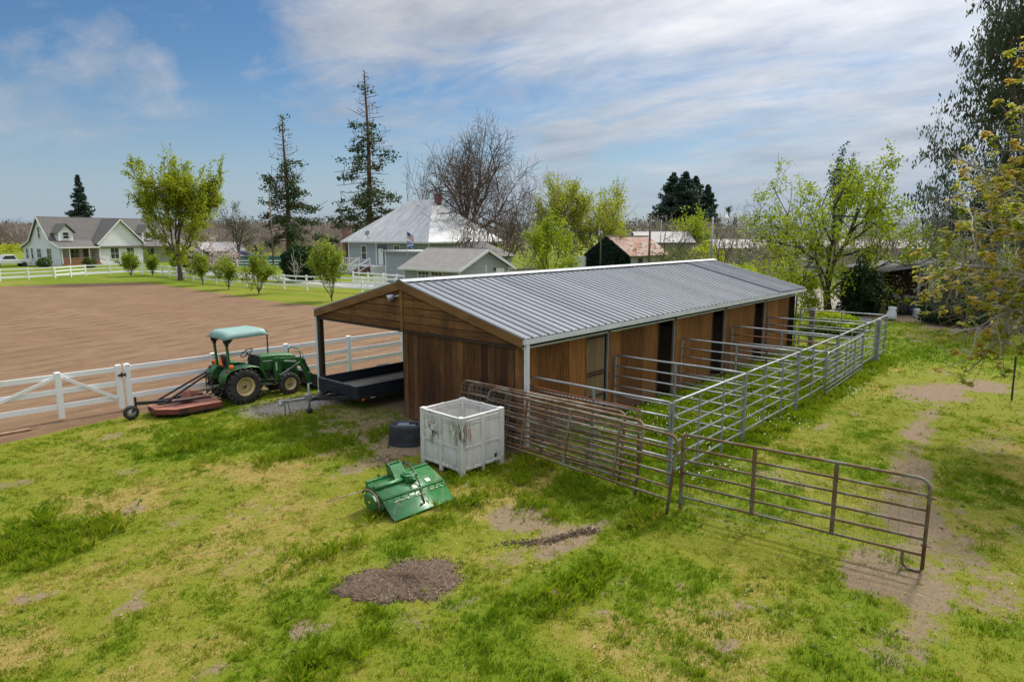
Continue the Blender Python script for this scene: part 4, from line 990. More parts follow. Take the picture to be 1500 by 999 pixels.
# ------------------------------------------------------------------ utility trailer
navy = simple('blue_black_trailer_paint', (.018,.022,.032), (.028,.034,.046), .42, .1, 3, .05, (.5,1,3), col3=(.06,.065,.075), scale3=3, lo3=.6, hi3=.8)
tl = thing('utility_trailer', 'black flatbed utility trailer with raised sides parked under the barn roof', 'trailer', (-.08, 3.08, 0))
LT, WT = 4.2, 1.0
for s in (-1,1):
    b = MB(); b.box(0,LT,s*WT-.02,s*WT+.02,.36,.70)
    for z in (.42,.53,.64): b.box(0,LT,s*WT-.028,s*WT+.028,z-.008,z+.008)
    b.build('side_wall', navy, tl, .004)
    b = MB(); b.bar((0,s*WT,.71),(LT,s*WT,.71),.05,.03); b.build('top_rail', navy, tl)
    b = MB(); b.lathe((2.6,s*(WT+.16),.31),(0,1,0),[(.17,-.09),(.30,-.095),(.31,-.05),(.31,.05),(.30,.095),(.17,.09),(.17,-.09)],28,True,False); wt = b.build('wheel', rubber, tl)
    b = MB(); b.lathe((2.6,s*(WT+.16),.31),(0,1,0),[(0,-.07),(.17,-.08),(.17,.08),(0,.07)],24); b.build('rim', white_metal, wt)
    b = MB(); b.prism([(2.12,.40),(2.2,.62),(2.4,.70),(2.8,.70),(3.0,.62),(3.08,.40),(3.04,.40),(2.97,.59),(2.79,.66),(2.41,.66),(2.23,.59),(2.16,.40)],.22,'xz',s*(WT+.05) if s>0 else -WT-.27); b.build('mudguard', navy, tl)
b = MB(); b.box(-.02,.02,-WT,WT,.36,.70)
for z in (.42,.53,.64): b.box(-.03,.02,-WT,WT,z-.008,z+.008)
b.build('front_wall', navy, tl, .004)
b = MB(); b.bar((0,-WT,.712),(0,WT,.712),.05,.03); b.build('top_rail', simple('worn_edge', (.16,.18,.20), (.05,.055,.06), .45, .3, 6), tl)
b = MB()
for k in range(12): b.box(.03,LT,-.96+k*.16,-.96+k*.16+.15,.40+random.uniform(0,.006),.425)
b.build('deck_boards', simple('grey_boards', (.22,.20,.17), (.30,.27,.24), .9, 0, 3, .3, (.4,4,1)), tl)
b = MB(); b.bar((0,-WT,.35),(LT,-WT,.35),.06,.10); b.bar((0,WT,.35),(LT,WT,.35),.06,.10); b.bar((.05,-WT,.34),(.05,WT,.34),.06,.08); b.bar((2.6,-WT-.1,.31),(2.6,WT+.1,.31),.06,.06); b.bar((1.3,-WT,.34),(1.3,WT,.34),.05,.05); b.bar((3.9,-WT,.34),(3.9,WT,.34),.05,.05); b.build('frame', blk_rust, tl)
b = MB(); b.bar((.9,0,.33),(-.95,0,.36),.09,.09); b.bar((.3,-.75,.33),(-.75,-.05,.35),.05,.08); b.bar((.3,.75,.33),(-.75,.05,.35),.05,.08); b.build('drawbar', blk_rust, tl)
b = MB(); b.bar((-.95,0,.40),(-1.62,0,.44),.085,.075); b.bar((-1.62,0,.44),(-1.86,0,.45),.11,.10); b.lathe((-1.84,0,.41),(0,0,1),[(.07,-.06),(.075,0),(.05,.07),(0,.085)],14); b.bar((-1.7,0,.50),(-1.88,0,.58),.03,.02); b.build('coupler', simple('zinc', (.50,.51,.52), (.40,.41,.42), .4, .6), tl, .004)
b = MB(); b.tube([(-1.02,-.10,.12),(-1.02,-.10,.86)],.032); b.tube([(-1.02,-.10,.86),(-.98,-.22,.88)],.014); b.bar((-1.12,-.06,.46),(-.92,-.06,.46),.10,.16); jk = b.build('jack', simple('zinc_jack', (.42,.43,.43), (.3,.31,.31), .45, .5), tl)
b = MB(); b.lathe((-1.02,-.10,.075),(0,1,0),[(.02,-.05),(.075,-.05),(.075,.05),(.02,.05)],18); b.build('jack_wheel', black_m, jk)
b = MB(); b.bar((-1.72,.0,.40),(-1.70,.03,.02),.018,.018); b.bar((-1.6,.05,.40),(-1.5,.1,.05),.014,.014); b.build('safety_chain', blk_rust, tl)
b = MB(); b.box(.10,.19,-WT-.045,-WT-.03,.30,.35); b.build('side_marker', orange_m, tl, .006)
b = MB(); b.box(.40,.55,-WT-.05,-WT-.03,.33,.345); b.build('marker_bracket', white_metal, tl)
# planks lying in it
b = MB(); b.bar((.9,-.55,.47),(3.9,-.1,.46),.14,.04); b.bar((1.6,.2,.50),(3.0,-.6,.48),.09,.04); tag(b.build('loose_planks', simple('pale_plank', (.42,.38,.32), (.3,.27,.23), .9)), 'weathered planks lying loose in the bed of the black trailer', 'planks').location = (-.08,3.08,0)

# ------------------------------------------------------------------ white bulk bin
binm = bpy.data.materials.new('dirty_white_plastic'); t = NT(binm); wv = t.coords('Object')
c = t.mix(t.ramp(t.noise(wv, 2.3, 6, .65), [(.4, 0), (.75, 1)]), (.70,.685,.645), (.55,.53,.49))
c = t.mix(t.ramp(t.noise(t.coords('Object', (9,9,1.1)), 1.0, 5, .7), [(.52, 0), (.78, .5)]), c, (.36,.33,.28))
sx = t.n.new('ShaderNodeSeparateXYZ'); t.link(wv, sx.inputs[0])
# grubby splatter on one upper panel
def sph(cx, cy, cz, r):
    n = t.n.new('ShaderNodeVectorMath'); n.operation = 'DISTANCE'; t.link(wv, n.inputs[0]); n.inputs[1].default_value = (cx, cy, cz); return t.math('DIVIDE', n.outputs['Value'], r)
sp_ = t.math('MULTIPLY', t.ramp(sph(-.62,.24,.86,.42), [(.1, 1), (1, .0)]), t.ramp(t.noise(t.coords('Object', (1,1,.7)), 9, 7, .8, .35), [(.49, 0), (.56, 1)]))
c = t.mix(sp_, c, (.035,.032,.025))
st = t.math('MULTIPLY', t.ramp(sph(-.62,-.60,.92,.42), [(.25, 1), (1, 0)]), t.ramp(t.noise(t.coords('Object', (9,9,1.5)), 2.2, 5, .75), [(.44, 0), (.55, 1)]))
c = t.mix(st, c, (.10,.075,.04))
lowm = t.math('MULTIPLY', t.ramp(sx.outputs[2], [(.02, 1), (.45, 0)]), t.ramp(t.noise(wv, 7, 5, .7), [(.42, 0), (.65, .8)]))
c = t.mix(lowm, c, (.20,.165,.115))
t.out(c, .55, 0, t.bump(t.noise(wv, 30, 3), .12, .01), .3)
bx = thing('bulk_bin', 'open white plastic bulk bin, grimy, beside the stack of rusty gates', 'bin', (-1.13, -3.27, 0), R(-2))
wx, wy, hb_ = .595, .625, 1.28
b = MB(); th = .035
for s in (-1,1):
    b.box(-wx,wx,s*wy-th/2,s*wy+th/2,.13,hb_-.02); b.box(s*wx-th/2,s*wx+th/2,-wy,wy,.13,hb_-.02)
b.box(-wx,wx,-wy,wy,.13,.17)
sh = b.build('shell', binm, bx)
b = MB()
for s in (-1,1):
    for q in (-1,1): b.box(s*wx-.075,s*wx+.028 if s>0 else s*wx+.075,q*wy-.075,q*wy+.075,0,hb_+.012) if False else b.box(min(s*wx+s*.045,s*wx-s*.085),max(s*wx+s*.045,s*wx-s*.085),min(q*wy+q*.045,q*wy-q*.085),max(q*wy+q*.045,q*wy-q*.085),0,hb_+.012)
    for q in (0,):
        b.box(-.05,.05,s*wy-.03 if s>0 else s*wy-.043,s*wy+.043 if s>0 else s*wy+.03,0,hb_); b.box(s*wx-.03 if s>0 else s*wx-.043,s*wx+.043 if s>0 else s*wx+.03,-.05,.05,0,hb_)
b.build('corner_posts', binm, bx, .012)
b = MB()
for s in (-1,1):
    b.box(-wx,wx,s*wy-.03,s*wy+.026,hb_-.045,hb_-.005); b.box(s*wx-.03,s*wx+.026,-wy,wy,hb_-.045,hb_-.005)
    for z in (hb_-.085,hb_-.125,hb_-.165): b.box(-wx,wx,s*wy-.038,s*wy+.038,z-.009,z+.009); b.box(s*wx-.038,s*wx+.038,-wy,wy,z-.007,z+.007)
    for z in (.60,.635): b.box(-wx,wx,s*wy-.038,s*wy+.038,z-.011,z+.011); b.box(s*wx-.038,s*wx+.038,-wy,wy,z-.01,z+.01)
    b.box(-wx,wx,s*wy-.036,s*wy+.036,.13,.19); b.box(s*wx-.036,s*wx+.036,-wy,wy,.13,.19)
b.build('ribs', binm, bx, .004)
b = MB()
for (ya, yb) in ((-wy+.105,-.07),(.07,wy-.105)):
    for (za, zb_) in ((.21,.575),(.665,hb_-.20)):
        for s in (-1,1): b.box(s*wx-.028,s*wx+.028,ya+.025,yb-.025,za+.01,zb_-.01)
for (xa, xb) in ((-wx+.105,-.07),(.07,wx-.105)):
    for (za, zb_) in ((.21,.575),(.665,hb_-.20)):
        for s in (-1,1): b.box(xa+.025,xb-.025,s*wy-.028,s*wy+.028,za+.01,zb_-.01)
b.build('panels', binm, bx, .005)
b = MB(); b.lathe((.38,-wy-.018,.27),(0,-1,0),[(.045,0),(.045,.012),(0,.014)],18); b.build('drain_plug', black_m, bx)
b = MB(); zc = .90
for (x0,x1,z0,z1) in ((-.43,-.35,zc+.10,zc+.112),(-.43,-.35,zc-.112,zc-.10),(-.43,-.42,zc-.1,zc+.1),(-.36,-.35,zc-.1,zc+.1),(-.41,-.37,zc-.02,zc-.01),(-.41,-.37,zc+.05,zc+.06)): b.box(x0,x1,-wy-.0325,-wy-.0275,z0,z1)
b.build('red_mark', simple('faded_red_print', (.42,.13,.12), (.5,.22,.2), .6), bx)
b = MB(); b.tube([(-.64,.38,1.235),(-.60,.30,1.27),(-.5,.22,1.245),(-.4,.3,1.25)],.008,6); tag(b.build('blue_cord', simple('blue_cord', (.03,.08,.30), (.03,.07,.25), .6)), 'short blue cord lying over the rim of the white bin', 'cord').location = (-1.13,-3.27,0)

# black tub
tubm = simple('black_poly', (.020,.022,.026), (.035,.037,.042), .5, 0, 5, .1, col3=(.10,.10,.10), scale3=4, lo3=.6, hi3=.8)
p = at(592, 640); tb = thing('black_tub', 'upturned black oval rubber tub on the ground by the barn wall', 'tub', (-1.0,-1.22,0), R(-48))
b = MB(); V = []; n = 48
prof = [(1.0,0),(1.0,.02),(.97,.05),(.95,.12),(.93,.40),(.90,.47),(.84,.50),(.76,.50),(.74,.49),(.70,.47)]
for r, z in prof:
    for k in range(n):
        a = 2*math.pi*k/n; ca, sa = math.cos(a), math.sin(a); sup = (abs(ca)**2.3+abs(sa)**2.3)**(-1/2.3)
        V.append((.47*r*ca*sup, .33*(r-(1-r)*.2)*sa*sup, z))
m_ = len(prof); Fc = [(i*n+k,i*n+(k+1)%n,(i+1)*n+(k+1)%n,(i+1)*n+k) for i in range(m_-1) for k in range(n)]+[tuple((m_-1)*n+k for k in range(n))]
b.raw(V, Fc, True); b.build('shell', tubm, tb)
b = MB(); b.raw([(-.24,-.10,.474),(.20,-.12,.474),(.22,.12,.474),(-.22,.11,.474)],[(0,1,2,3)]); b.build('water_film', simple('wet_grey', (.28,.31,.36), (.22,.25,.29), .08, 0, 3), tb)
b = MB(); b.box(.05,.25,-.02,.10,.47,.52); b.build('handle', black_m, tb, .01)

# ------------------------------------------------------------------ rotary tiller
gt_m = simple('tiller_green', (.020,.125,.028), (.035,.17,.05), .36, .0, 6, .08, col3=(.16,.20,.12), scale3=7, lo3=.56, hi3=.68, spec=.5)
ti = thing('rotary_tiller', 'green rotary tiller implement lying on the grass in front of the white bin', 'tiller', (-3.30,-4.0,0), R(-3)); ti.scale = (1, 1, .76)
LTI = .70
def sheet(name, pr, x0=-LTI, x1=LTI, mat=gt_m, th=.012, nseg=1):
    b = MB(); V = []
    for y, z in pr: V += [(x0,y,z),(x1,y,z)]
    b.raw(V, [(2*i,2*i+1,2*i+3,2*i+2) for i in range(len(pr)-1)], True)
    o = b.build(name, mat, ti); o.modifiers.new('solid','SOLIDIFY').thickness = th; return o
sheet('hood', [(.31,.60),(.25,.645),(.02,.555),(-.02,.535),(-.20,.44),(-.23,.41)])
flap = sheet('rear_flap', [(-.235,.405),(-.30,.30),(-.37,.21),(-.44,.14),(-.50,.09),(-.56,.06),(-.59,.04)])
b = MB(); b.tube([(-LTI,-.232,.415),(LTI,-.232,.415)],.016,8); b.bar((-LTI,-.59,.045),(LTI,-.59,.045),.016,.02); b.build('hinge_rod', gt_m, flap)
b = MB()
for k in range(9): b.lathe((-.64+k*.16,-.262,.365),(0,-.8,.6),[(.016,-.01),(.016,.012),(0,.014)],8)
for k in range(6): b.lathe((-.62+k*.25,.12,.592),(0,.3,.95),[(.016,-.01),(.016,.012),(0,.014)],8)
b.build('bolts', steel_d, ti)
b = MB(); rr = np.random.default_rng(4)
for (x0,x1,y,z) in ((-.52,-.2,-.300,.318),(.30,.60,-.292,.33),(-.05,.2,-.31,.305)):
    for _ in range(9):
        a = rr.uniform(x0,x1); w0 = rr.uniform(.02,.06); q = rr.uniform(-.012,.012)
        b.raw([(a,y-.006+q*.5,z+.008+q),(a+w0,y-.006+q*.5,z+.008+q),(a+w0,y-.016+q*.5,z-.012+q),(a,y-.016+q*.5,z-.012+q)],[(0,1,2,3)])
b.build('worn_lettering', simple('worn_yellow', (.55,.52,.28), (.35,.42,.25), .5), flap)
b = MB(); b.bar((-LTI,.29,.65),(LTI,.29,.65),.07,.07); b.bar((-.40,.30,.60),(-.40,.34,.76),.06,.03); b.bar((.36,.30,.60),(.36,.34,.78),.06,.03); b.build('tool_bar', gt_m, ti, .006)
for s in (-1,1):
    b = MB(); b.prism([(.34,.20),(.30,.60),(.22,.63),(-.12,.47),(-.24,.39),(-.30,.25),(-.16,.10),(.16,.08)],.016,'yz',s*LTI-.008); b.build('side_plate', gt_m, ti)
b = MB(); b.prism([(.22,.42),(.12,.50),(-.05,.48),(-.16,.38),(-.16,.20),(-.06,.11),(.10,.11),(.20,.22)],.10,'yz',-LTI-.115); b.build('chain_case', gt_m, ti, .02, 3)
b = MB(); b.lathe((-LTI-.116,.02,.30),(-1,0,0),[(.03,0),(.03,.008),(0,.01)],12); b.build('case_plug', yel_dec, ti)
b = MB()
pts = [(.28,.44),(.20,.55),(.02,.585),(-.16,.52),(-.24,.36),(-.26,.16)]
b.tube([(-LTI-.09,y,z) for y,z in pts],.018,6); b.build('guard_band', simple('rusty_band', (.13,.06,.035), (.2,.13,.1), .8), ti)
# mast, gearbox and tube
b = MB()
for x in (-.20,.06): b.prism([(.22,.54),(.32,.56),(.40,.90),(.34,.96),(.26,.92),(.02,.55)],.016,'yz',x)
b.bar((-.20,.36,.90),(.08,.36,.90),.05,.05); b.raw([(-.20,.26,.93),(.08,.26,.93),(.08,.02,.57),(-.20,.02,.57)],[(0,1,2,3)]); mo = b.build('mast', gt_m, ti); mo.modifiers.new('solid','SOLIDIFY').thickness = .012
b = MB(); b.tube([(-LTI,.04,.60),(-.02,.04,.60)],.055,12); b.build('drive_tube', gt_m, ti)
b = MB(); b.box(-.06,.20,-.08,.20,.53,.72); b.lathe((.07,-.08,.62),(0,-1,0),[(.09,0),(.085,.03),(.03,.04),(.025,.12),(0,.12)],16); b.lathe((.07,.06,.72),(0,0,1),[(.10,0),(.09,.03),(0,.035)],16); b.build('gearbox', gt_m, ti, .02, 3)
b = MB(); b.tube([(.16,.30,.92),(.22,.12,.80),(.18,-.02,.70),(.16,-.18,.50),(.10,-.34,.27),(.06,-.46,.13)],.016,6); b.tube([(.0+.05*math.cos(i*1.7),-.45+.03*math.sin(i*2.3),.12+.02*math.sin(i)) for i in range(14)],.014,5); b.build('chain', steel_d, ti)
b = MB(); b.bar((.14,.38,.62),(.20,.38,.86),.05,.05); b.bar((.24,.34,.58),(.20,.42,.80),.035,.05); b.build('hitch_bracket', steel_d, ti)
b = MB()
b.tube([(-LTI,.02,.27),(LTI,.02,.27)],.04,8)
for k in range(9):
    x = -.62+k*.155
    for q in range(4):
        a = q*1.57+k*.6; b.bar((x,.02,.27),(x+.03,.02+.2*math.cos(a),.27+.2*math.sin(a)),.03,.012)
b.build('tines', steel_d, ti)
b = MB(); b.raw([(.34,-.09,.516),(.44,-.09,.516),(.44,-.17,.474),(.34,-.17,.474)],[(0,1,2,3)]); b.build('warning_label', white_dec, ti)
b = MB(); b.tube([(-LTI-.05,.25,.50),(-LTI-.4,.34,.46),(-LTI-.75,.42,.40)],.012,6); b.build('loose_rod', simple('rod_rust', (.2,.13,.09), (.3,.24,.19), .8), ti)
# scraps lying about
p = at(575, 672); b = MB()
for k in range(14):
    a = random.uniform(0,6.3); q = p+Vector((random.uniform(-.35,.35),random.uniform(-.2,.2),.02)); b.bar(q, q+Vector((math.cos(a)*random.uniform(.06,.25),math.sin(a)*.2,random.uniform(0,.04))), .02,.012)
tag(b.build('wood_scraps', simple('scrap_wood', (.16,.09,.06), (.3,.24,.18), .9)), 'splintered brown wood scraps on bare soil beside the black tub', 'debris')
p = at(20, 635); b = MB(); b.bar((p.x-.5,p.y+.02,.04),(p.x+.35,p.y-.02,.04),.14,.05); b.bar((p.x+.3,p.y,.05),(p.x+.6,p.y+.05,.07),.02,.02); tag(b.build('plank', simple('tan_plank', (.36,.22,.13), (.26,.15,.09), .9)), 'reddish plank lying by the gate at the left edge', 'plank')
# ------------------------------------------------------------------ buildings
def lapmat(name, a, b, w=.18, rough=.7):
    return planks(name, (tuple(x*.86 for x in a), a, b), w, 2, rough, (1,1,1), .014, .35)
white_sid = lapmat('white_siding', (.80,.81,.85), (.84,.85,.88))
grey_sid = lapmat('blue_grey_siding', (.34,.375,.395), (.38,.415,.435))
trim_w = simple('white_trim', (.74,.74,.74), (.68,.68,.68), .6)
shingle = simple('grey_brown_shingle', (.105,.098,.095), (.145,.135,.128), .95, 0, 3, .5, col3=(.10,.095,.09), scale3=9)
shingle2 = simple('warm_grey_shingle', (.21,.20,.185), (.26,.245,.225), .95, 0, 2, .5, col3=(.16,.15,.14), scale3=10)
glass = simple('dark_window_glass', (.03,.038,.048), (.055,.062,.07), .08, 0, .6, spec=.8)
brick = simple('red_brick', (.17,.085,.062), (.24,.13,.10), .9, 0, 5, .4, (1,1,4), col3=(.18,.08,.06), scale3=12)
tim = simple('redwood_rail', (.36,.17,.09), (.27,.12,.06), .8, 0, 3)
def seam_roof(name, a, b, pitch, axis, rustc=None, metal=.35, rough=.4):
    m = bpy.data.materials.new(name); t = NT(m); pos = t.coords('World'); s = t.n.new('ShaderNodeSeparateXYZ'); t.link(pos, s.inputs[0])
    fr = t.math('FRACT', t.math('DIVIDE', s.outputs[axis], pitch)); e = t.math('LESS_THAN', fr, .14)
    c = t.mix(t.ramp(t.noise(pos, .7, 6, .65), [(.35, 0), (.7, 1)]), a, b)
    if rustc:
        c = t.mix(t.ramp(t.noise(t.coords('World', (.5,1.6,.4)), 1.1, 6, .65), [(.38, 0), (.6, .95)]), c, rustc)
    t.out(c, rough, metal, t.bump(e, .7, .05)); return m
hip_metal = seam_roof('white_seam_metal', (.44,.455,.47), (.54,.55,.565), .6, 1, (.36,.36,.36), .1, .55)
hip_metal_x = seam_roof('white_seam_metal_side', (.44,.455,.47), (.54,.55,.565), .6, 0, (.38,.38,.38), .1, .5)
rusty_roof = seam_roof('rusty_corrugated', (.36,.31,.28), (.30,.24,.21), .25, 0, (.27,.115,.065), .0, .85)
pale_roof = seam_roof('pale_metal_roof', (.46,.43,.41), (.36,.335,.32), .5, 0, None, .0, .85)
def part_tris(name, polys, mat, parent, th=0.):
    b = MB()
    for p in polys: b.raw(p, [tuple(range(len(p)))])
    o = b.build(name, mat, parent, fix=not th)
    if th: o.modifiers.new('solid', 'SOLIDIFY').thickness = th
    return o
def window(parent, wall, a0, a1, z0, z1, pos, out, bars=(2,2), fr=.11):
    """wall 'x': opening spans local x at y=pos; 'y': spans y at x=pos; out = ±1 facing"""
    f = MB(); g = MB(); m = MB()
    def bx_(b, a, c, z, q, d0, d1):
        lo, hi = sorted((pos+out*d0, pos+out*d1))
        if wall == 'x': b.box(a, c, lo, hi, z, q)
        else: b.box(lo, hi, a, c, z, q)
    bx_(f, a0-fr, a0, z0-fr, z1+fr, -.05, .06); bx_(f, a1, a1+fr, z0-fr, z1+fr, -.05, .06)
    bx_(f, a0, a1, z0-fr, z0, -.05, .07); bx_(f, a0, a1, z1, z1+fr, -.05, .06)
    for i in range(1, bars[0]): x = a0+(a1-a0)*i/bars[0]; bx_(f, x-.025, x+.025, z0, z1, 0, .045)
    for i in range(1, bars[1]): z = z0+(z1-z0)*i/bars[1]; bx_(f, a0, a1, z-.03, z+.03, 0, .05)
    o = f.build('window', trim_w, parent); bx_(g, a0, a1, z0, z1, -.04, .02); g.build('pane', glass, o); return o

# white farmhouse far left
p = at(90, 390); fh = thing('farmhouse', 'white two storey farmhouse with grey shingle roof, dormers and front porch behind the far fence', 'house', p, R(16))
part_tris('wall', [[(0,0,0),(0,0,3.1),(0,2.2,4.0),(0,5,7.8),(0,7.8,4.0),(0,10,3.15),(0,10,0)]], white_sid, fh, .1)['label'] = 'left gable wall with flared roof line'
b = MB(); b.box(0.05,24,2.2,2.3,0,4.0); b.box(0.05,.15,2.3,10,0,3); b.box(23.9,24,2.2,10,0,4); b.box(.1,24,9.9,10,0,3.1); b.build('wall', white_sid, fh)
b = MB(); b.box(6.4,14.2,-.05,.05,0,3.6); b.prism([(6.4,3.6),(14.2,3.6),(10.3,7.45)],.1,'xz',-.05); b.box(6.4,6.5,0,2.2,0,3.6); b.build('wing_wall', white_sid, fh)
RP = [(-.45,2.95),(2.2,4.08),(5,7.95),(7.8,4.08),(10.45,2.95)]
part_tris('roof', [[(-.35,RP[i][0],RP[i][1]),(24.3,RP[i][0],RP[i][1]),(24.3,RP[i+1][0],RP[i+1][1]),(-.35,RP[i+1][0],RP[i+1][1])] for i in range(4)], shingle, fh, .12)
part_tris('wing_roof', [[(10.3,-.4,7.65),(10.3,5.2,7.65),(6.1-.2,5.2,3.45),(6.1-.2,-.4,3.45)],[(10.3,-.4,7.65),(10.3,5.2,7.65),(14.7,5.2,3.45),(14.7,-.4,3.45)]], shingle, fh, .12)
b = MB()
for i in range(4): b.bar((-.37,RP[i][0],RP[i][1]-.1),(-.37,RP[i+1][0],RP[i+1][1]-.1),.05,.22)
b.bar((10.3,-.43,7.55),(5.9,-.43,3.35),.05,.22); b.bar((10.3,-.43,7.55),(14.7,-.43,3.35),.05,.22); b.bar((-.3,-.45,2.92),(6.3,-.45,2.92),.06,.2); b.build('trim', trim_w, fh)
for cx_ in (2.1, 16.6):
    d = MB(); d.box(cx_-1.15,cx_+1.15,1.6,1.7,4.0,5.4); d.prism([(cx_-1.15,5.4),(cx_+1.15,5.4),(cx_,6.55)],.1,'xz',1.6); d.box(cx_-1.15,cx_-1.05,1.7,3.6,4.0,5.4); d.box(cx_+1.05,cx_+1.15,1.7,3.6,4.0,5.4)
    do = d.build('dormer', white_sid, fh)
    part_tris('dormer_roof', [[(cx_,1.3,6.75),(cx_,4.4,6.75),(cx_-1.55,4.4,5.25),(cx_-1.55,1.3,5.25)],[(cx_,1.3,6.75),(cx_,4.4,6.75),(cx_+1.55,4.4,5.25),(cx_+1.55,1.3,5.25)]], shingle, do, .1)
    window(do, 'x', cx_-.45, cx_+.45, 4.35, 5.35, 1.6, -1, (1,2))
for y0, y1, z0, z1 in ((8.6,9.1,1.1,2.7),(7.2,7.7,1.1,2.75),(5.0,6.0,1.3,2.7),(2.2,3.3,.9,2.75),(4.75,5.3,4.5,6.2)):
    window(fh, 'y', y0, y1, z0, z1, -.05, -1, (2 if y1-y0 > .8 else 1, 2))
window(fh, 'x', 2.9, 4.3, .9, 2.6, 2.2, -1, (2,2)); window(fh, 'x', 8.3, 9.7, .9, 2.7, -.05, -1, (2,2)); window(fh, 'x', 11.2, 12.5, .9, 2.7, -.05, -1, (2,2)); window(fh, 'x', 16.6, 18, 1, 2.7, 2.2, -1, (2,2)); window(fh, 'x', 20.5, 22, 1, 2.7, 2.2, -1, (2,2))
b = MB(); b.box(5.0,5.95,2.12,2.2,.35,2.6); b.build('door', simple('brown_door', (.20,.11,.055), (.15,.08,.04), .6), fh)
b = MB(); b.box(.1,6.4,-.2,2.2,.0,.35); b.build('porch_deck', tim, fh)
for x in (.2,1.4,4.6,6.3): b = MB(); b.box(x-.07,x+.07,-.2,-.06,.35,2.85); b.build('porch_post', trim_w, fh)
b = MB(); b.box(.2,4.4,-.17,-.1,1.2,1.3); b.box(.2,4.4,-.17,-.1,.45,.53)
x = .3
while x < 4.4: b.box(x,x+.09,-.16,-.11,.5,1.2); x += .16
b.bar((4.6,-.1,1.2),(5.2,-1.4,.75),.09,.09); b.bar((6.0,-.1,1.2),(6.5,-1.4,.75),.09,.09)
for k in range(3): b.box(4.7,6.1,-.55-.35*k,-.2-.35*k,0,.28-.09*k)
b.build('porch_railing', tim, fh)
# pickup truck in front of the field
def pickup(px, d, rz_, label):
    o = thing('pickup_truck', label, 'truck', far(px, d), rz_)
    paint = simple('white_truck_paint', (.72,.73,.75), (.68,.69,.71), .3, .1, 2, spec=.6)
    b = MB(); b.prism([(-2.7,.5),(2.75,.5),(2.8,.85),(2.65,1.08),(1.25,1.14),(-2.75,1.14)],1.9,'xz',-.95); b.build('body', paint, o, .06, 3)
    b = MB(); b.prism([(1.25,1.12),(.72,1.86),(-.6,1.88),(-.95,1.12)],1.7,'xz',-.85); c_ = b.build('cab', paint, o, .06, 3)
    b = MB(); b.prism([(1.08,1.2),(.66,1.76),(-.5,1.78),(-.78,1.2)],1.725,'xz',-.8625); b.build('side_window', glass, c_)
    b = MB(); b.box(-2.62,-1.05,-.8,.8,1.1,1.146); b.build('bed', black_m, o)
    for x in (-1.75, 1.75):
        for s in (-1, 1):
            b = MB(); b.lathe((x,s*.86,.38),(0,1,0),[(.22,-.12),(.37,-.125),(.39,-.06),(.39,.06),(.37,.125),(.22,.12)],24); wq = b.build('wheel', rubber, o)
            b = MB(); b.lathe((x,s*.86,.38),(0,1,0),[(0,-.1),(.22,-.11),(.22,.11),(0,.1)],20); b.build('rim', simple('alloy', (.5,.5,.5), (.45,.45,.45), .3, .7), wq)
    b = MB(); b.box(-2.80,-2.7,-.9,.9,.42,.62); b.build('bumper', simple('chrome', (.6,.6,.6), (.5,.5,.5), .2, .9), o)
    for s in (-1,1): b = MB(); b.box(-2.77,-2.74,s*.86-.06,s*.86+.06,.78,1.08); b.build('tail_light', red_lens, o)
    return o
pickup(8, 104, R(186), 'white pickup truck parked on the grass at the left edge')

# grey house with the pale hip roof
p = far(628, 80); gh = thing('hip_roofed_house', 'grey house under a tall pale metal hip roof with two brick chimneys', 'house', p, 0)
Lv, Lu, ez, rh = 16.6, 12.0, 4.25, 9.6
b = MB(); b.box(0,Lu,0,Lv,0,ez); b.build('wall', grey_sid, gh)
o_ = .75; e0 = (-o_,-o_,ez-.1); e1 = (Lu+o_,-o_,ez-.1); e2 = (Lu+o_,Lv+o_,ez-.1); e3 = (-o_,Lv+o_,ez-.1); r0 = (Lu/2,5.9,rh); r1 = (Lu/2,10.4,rh)
part_tris('roof', [[e0,r0,r1,e3],[e1,e2,r1,r0]], hip_metal, gh, .08)
part_tris('roof', [[e0,e1,r0],[e2,e3,r1]], hip_metal_x, gh, .08)['label'] = 'sunlit end slopes of the hip roof'
b = MB(); b.box(-o_-.05,Lu+o_+.05,-o_-.05,Lv+o_+.05,ez-.28,ez-.13); b.build('eave', trim_w, gh)
for x, y, z in ((.2,Lv+.9,5.9),(Lu/2+.3,5.2,rh+.55)):
    b = MB(); b.box(x-.33,x+.33,y-.3,y+.3,0 if y > Lv else rh-2,z); b.box(x-.39,x+.39,y-.36,y+.36,z,z+.12); b.build('chimney', brick, gh)
for s in (.0, Lv, 10.4):
    b = MB(); b.box(-.045,.03,s-.1,s+.1,0,ez-.28); b.build('corner_board', trim_w, gh)
window(gh, 'y', 12.6, 13.6, 1.75, 3.5, 0, -1, (1,2)); window(gh, 'y', 5.6, 6.6, 2.9, 3.6, 0, -1, (2,1)); window(gh, 'x', 3, 4.2, 1.7, 3.4, 0, -1, (1,2)); window(gh, 'x', 8, 9.2, 1.7, 3.4, 0, -1, (1,2))
b = MB(); b.box(-.06,.05,8.2,10.1,1.1,3.7); b.build('recess_shade_panel', simple('shaded_grey', (.13,.145,.16), (.11,.12,.13), .8), gh)  # flat panel on the wall, recess shade painted into its grey
b = MB(); b.box(-.1,-.02,8.9,9.9,1.1,3.2); b.build('door', trim_w, gh)
b = MB(); b.box(-2.6,0,7.6,Lv+.8,.0,1.05); b.build('porch_deck', trim_w, gh)
b = MB()
for k in range(5): b.box(-2.9-.33*k,-2.6-.33*k+.02,8.6,10.6,0,.95-.2*k)
b.build('steps', brick, gh)
b = MB()
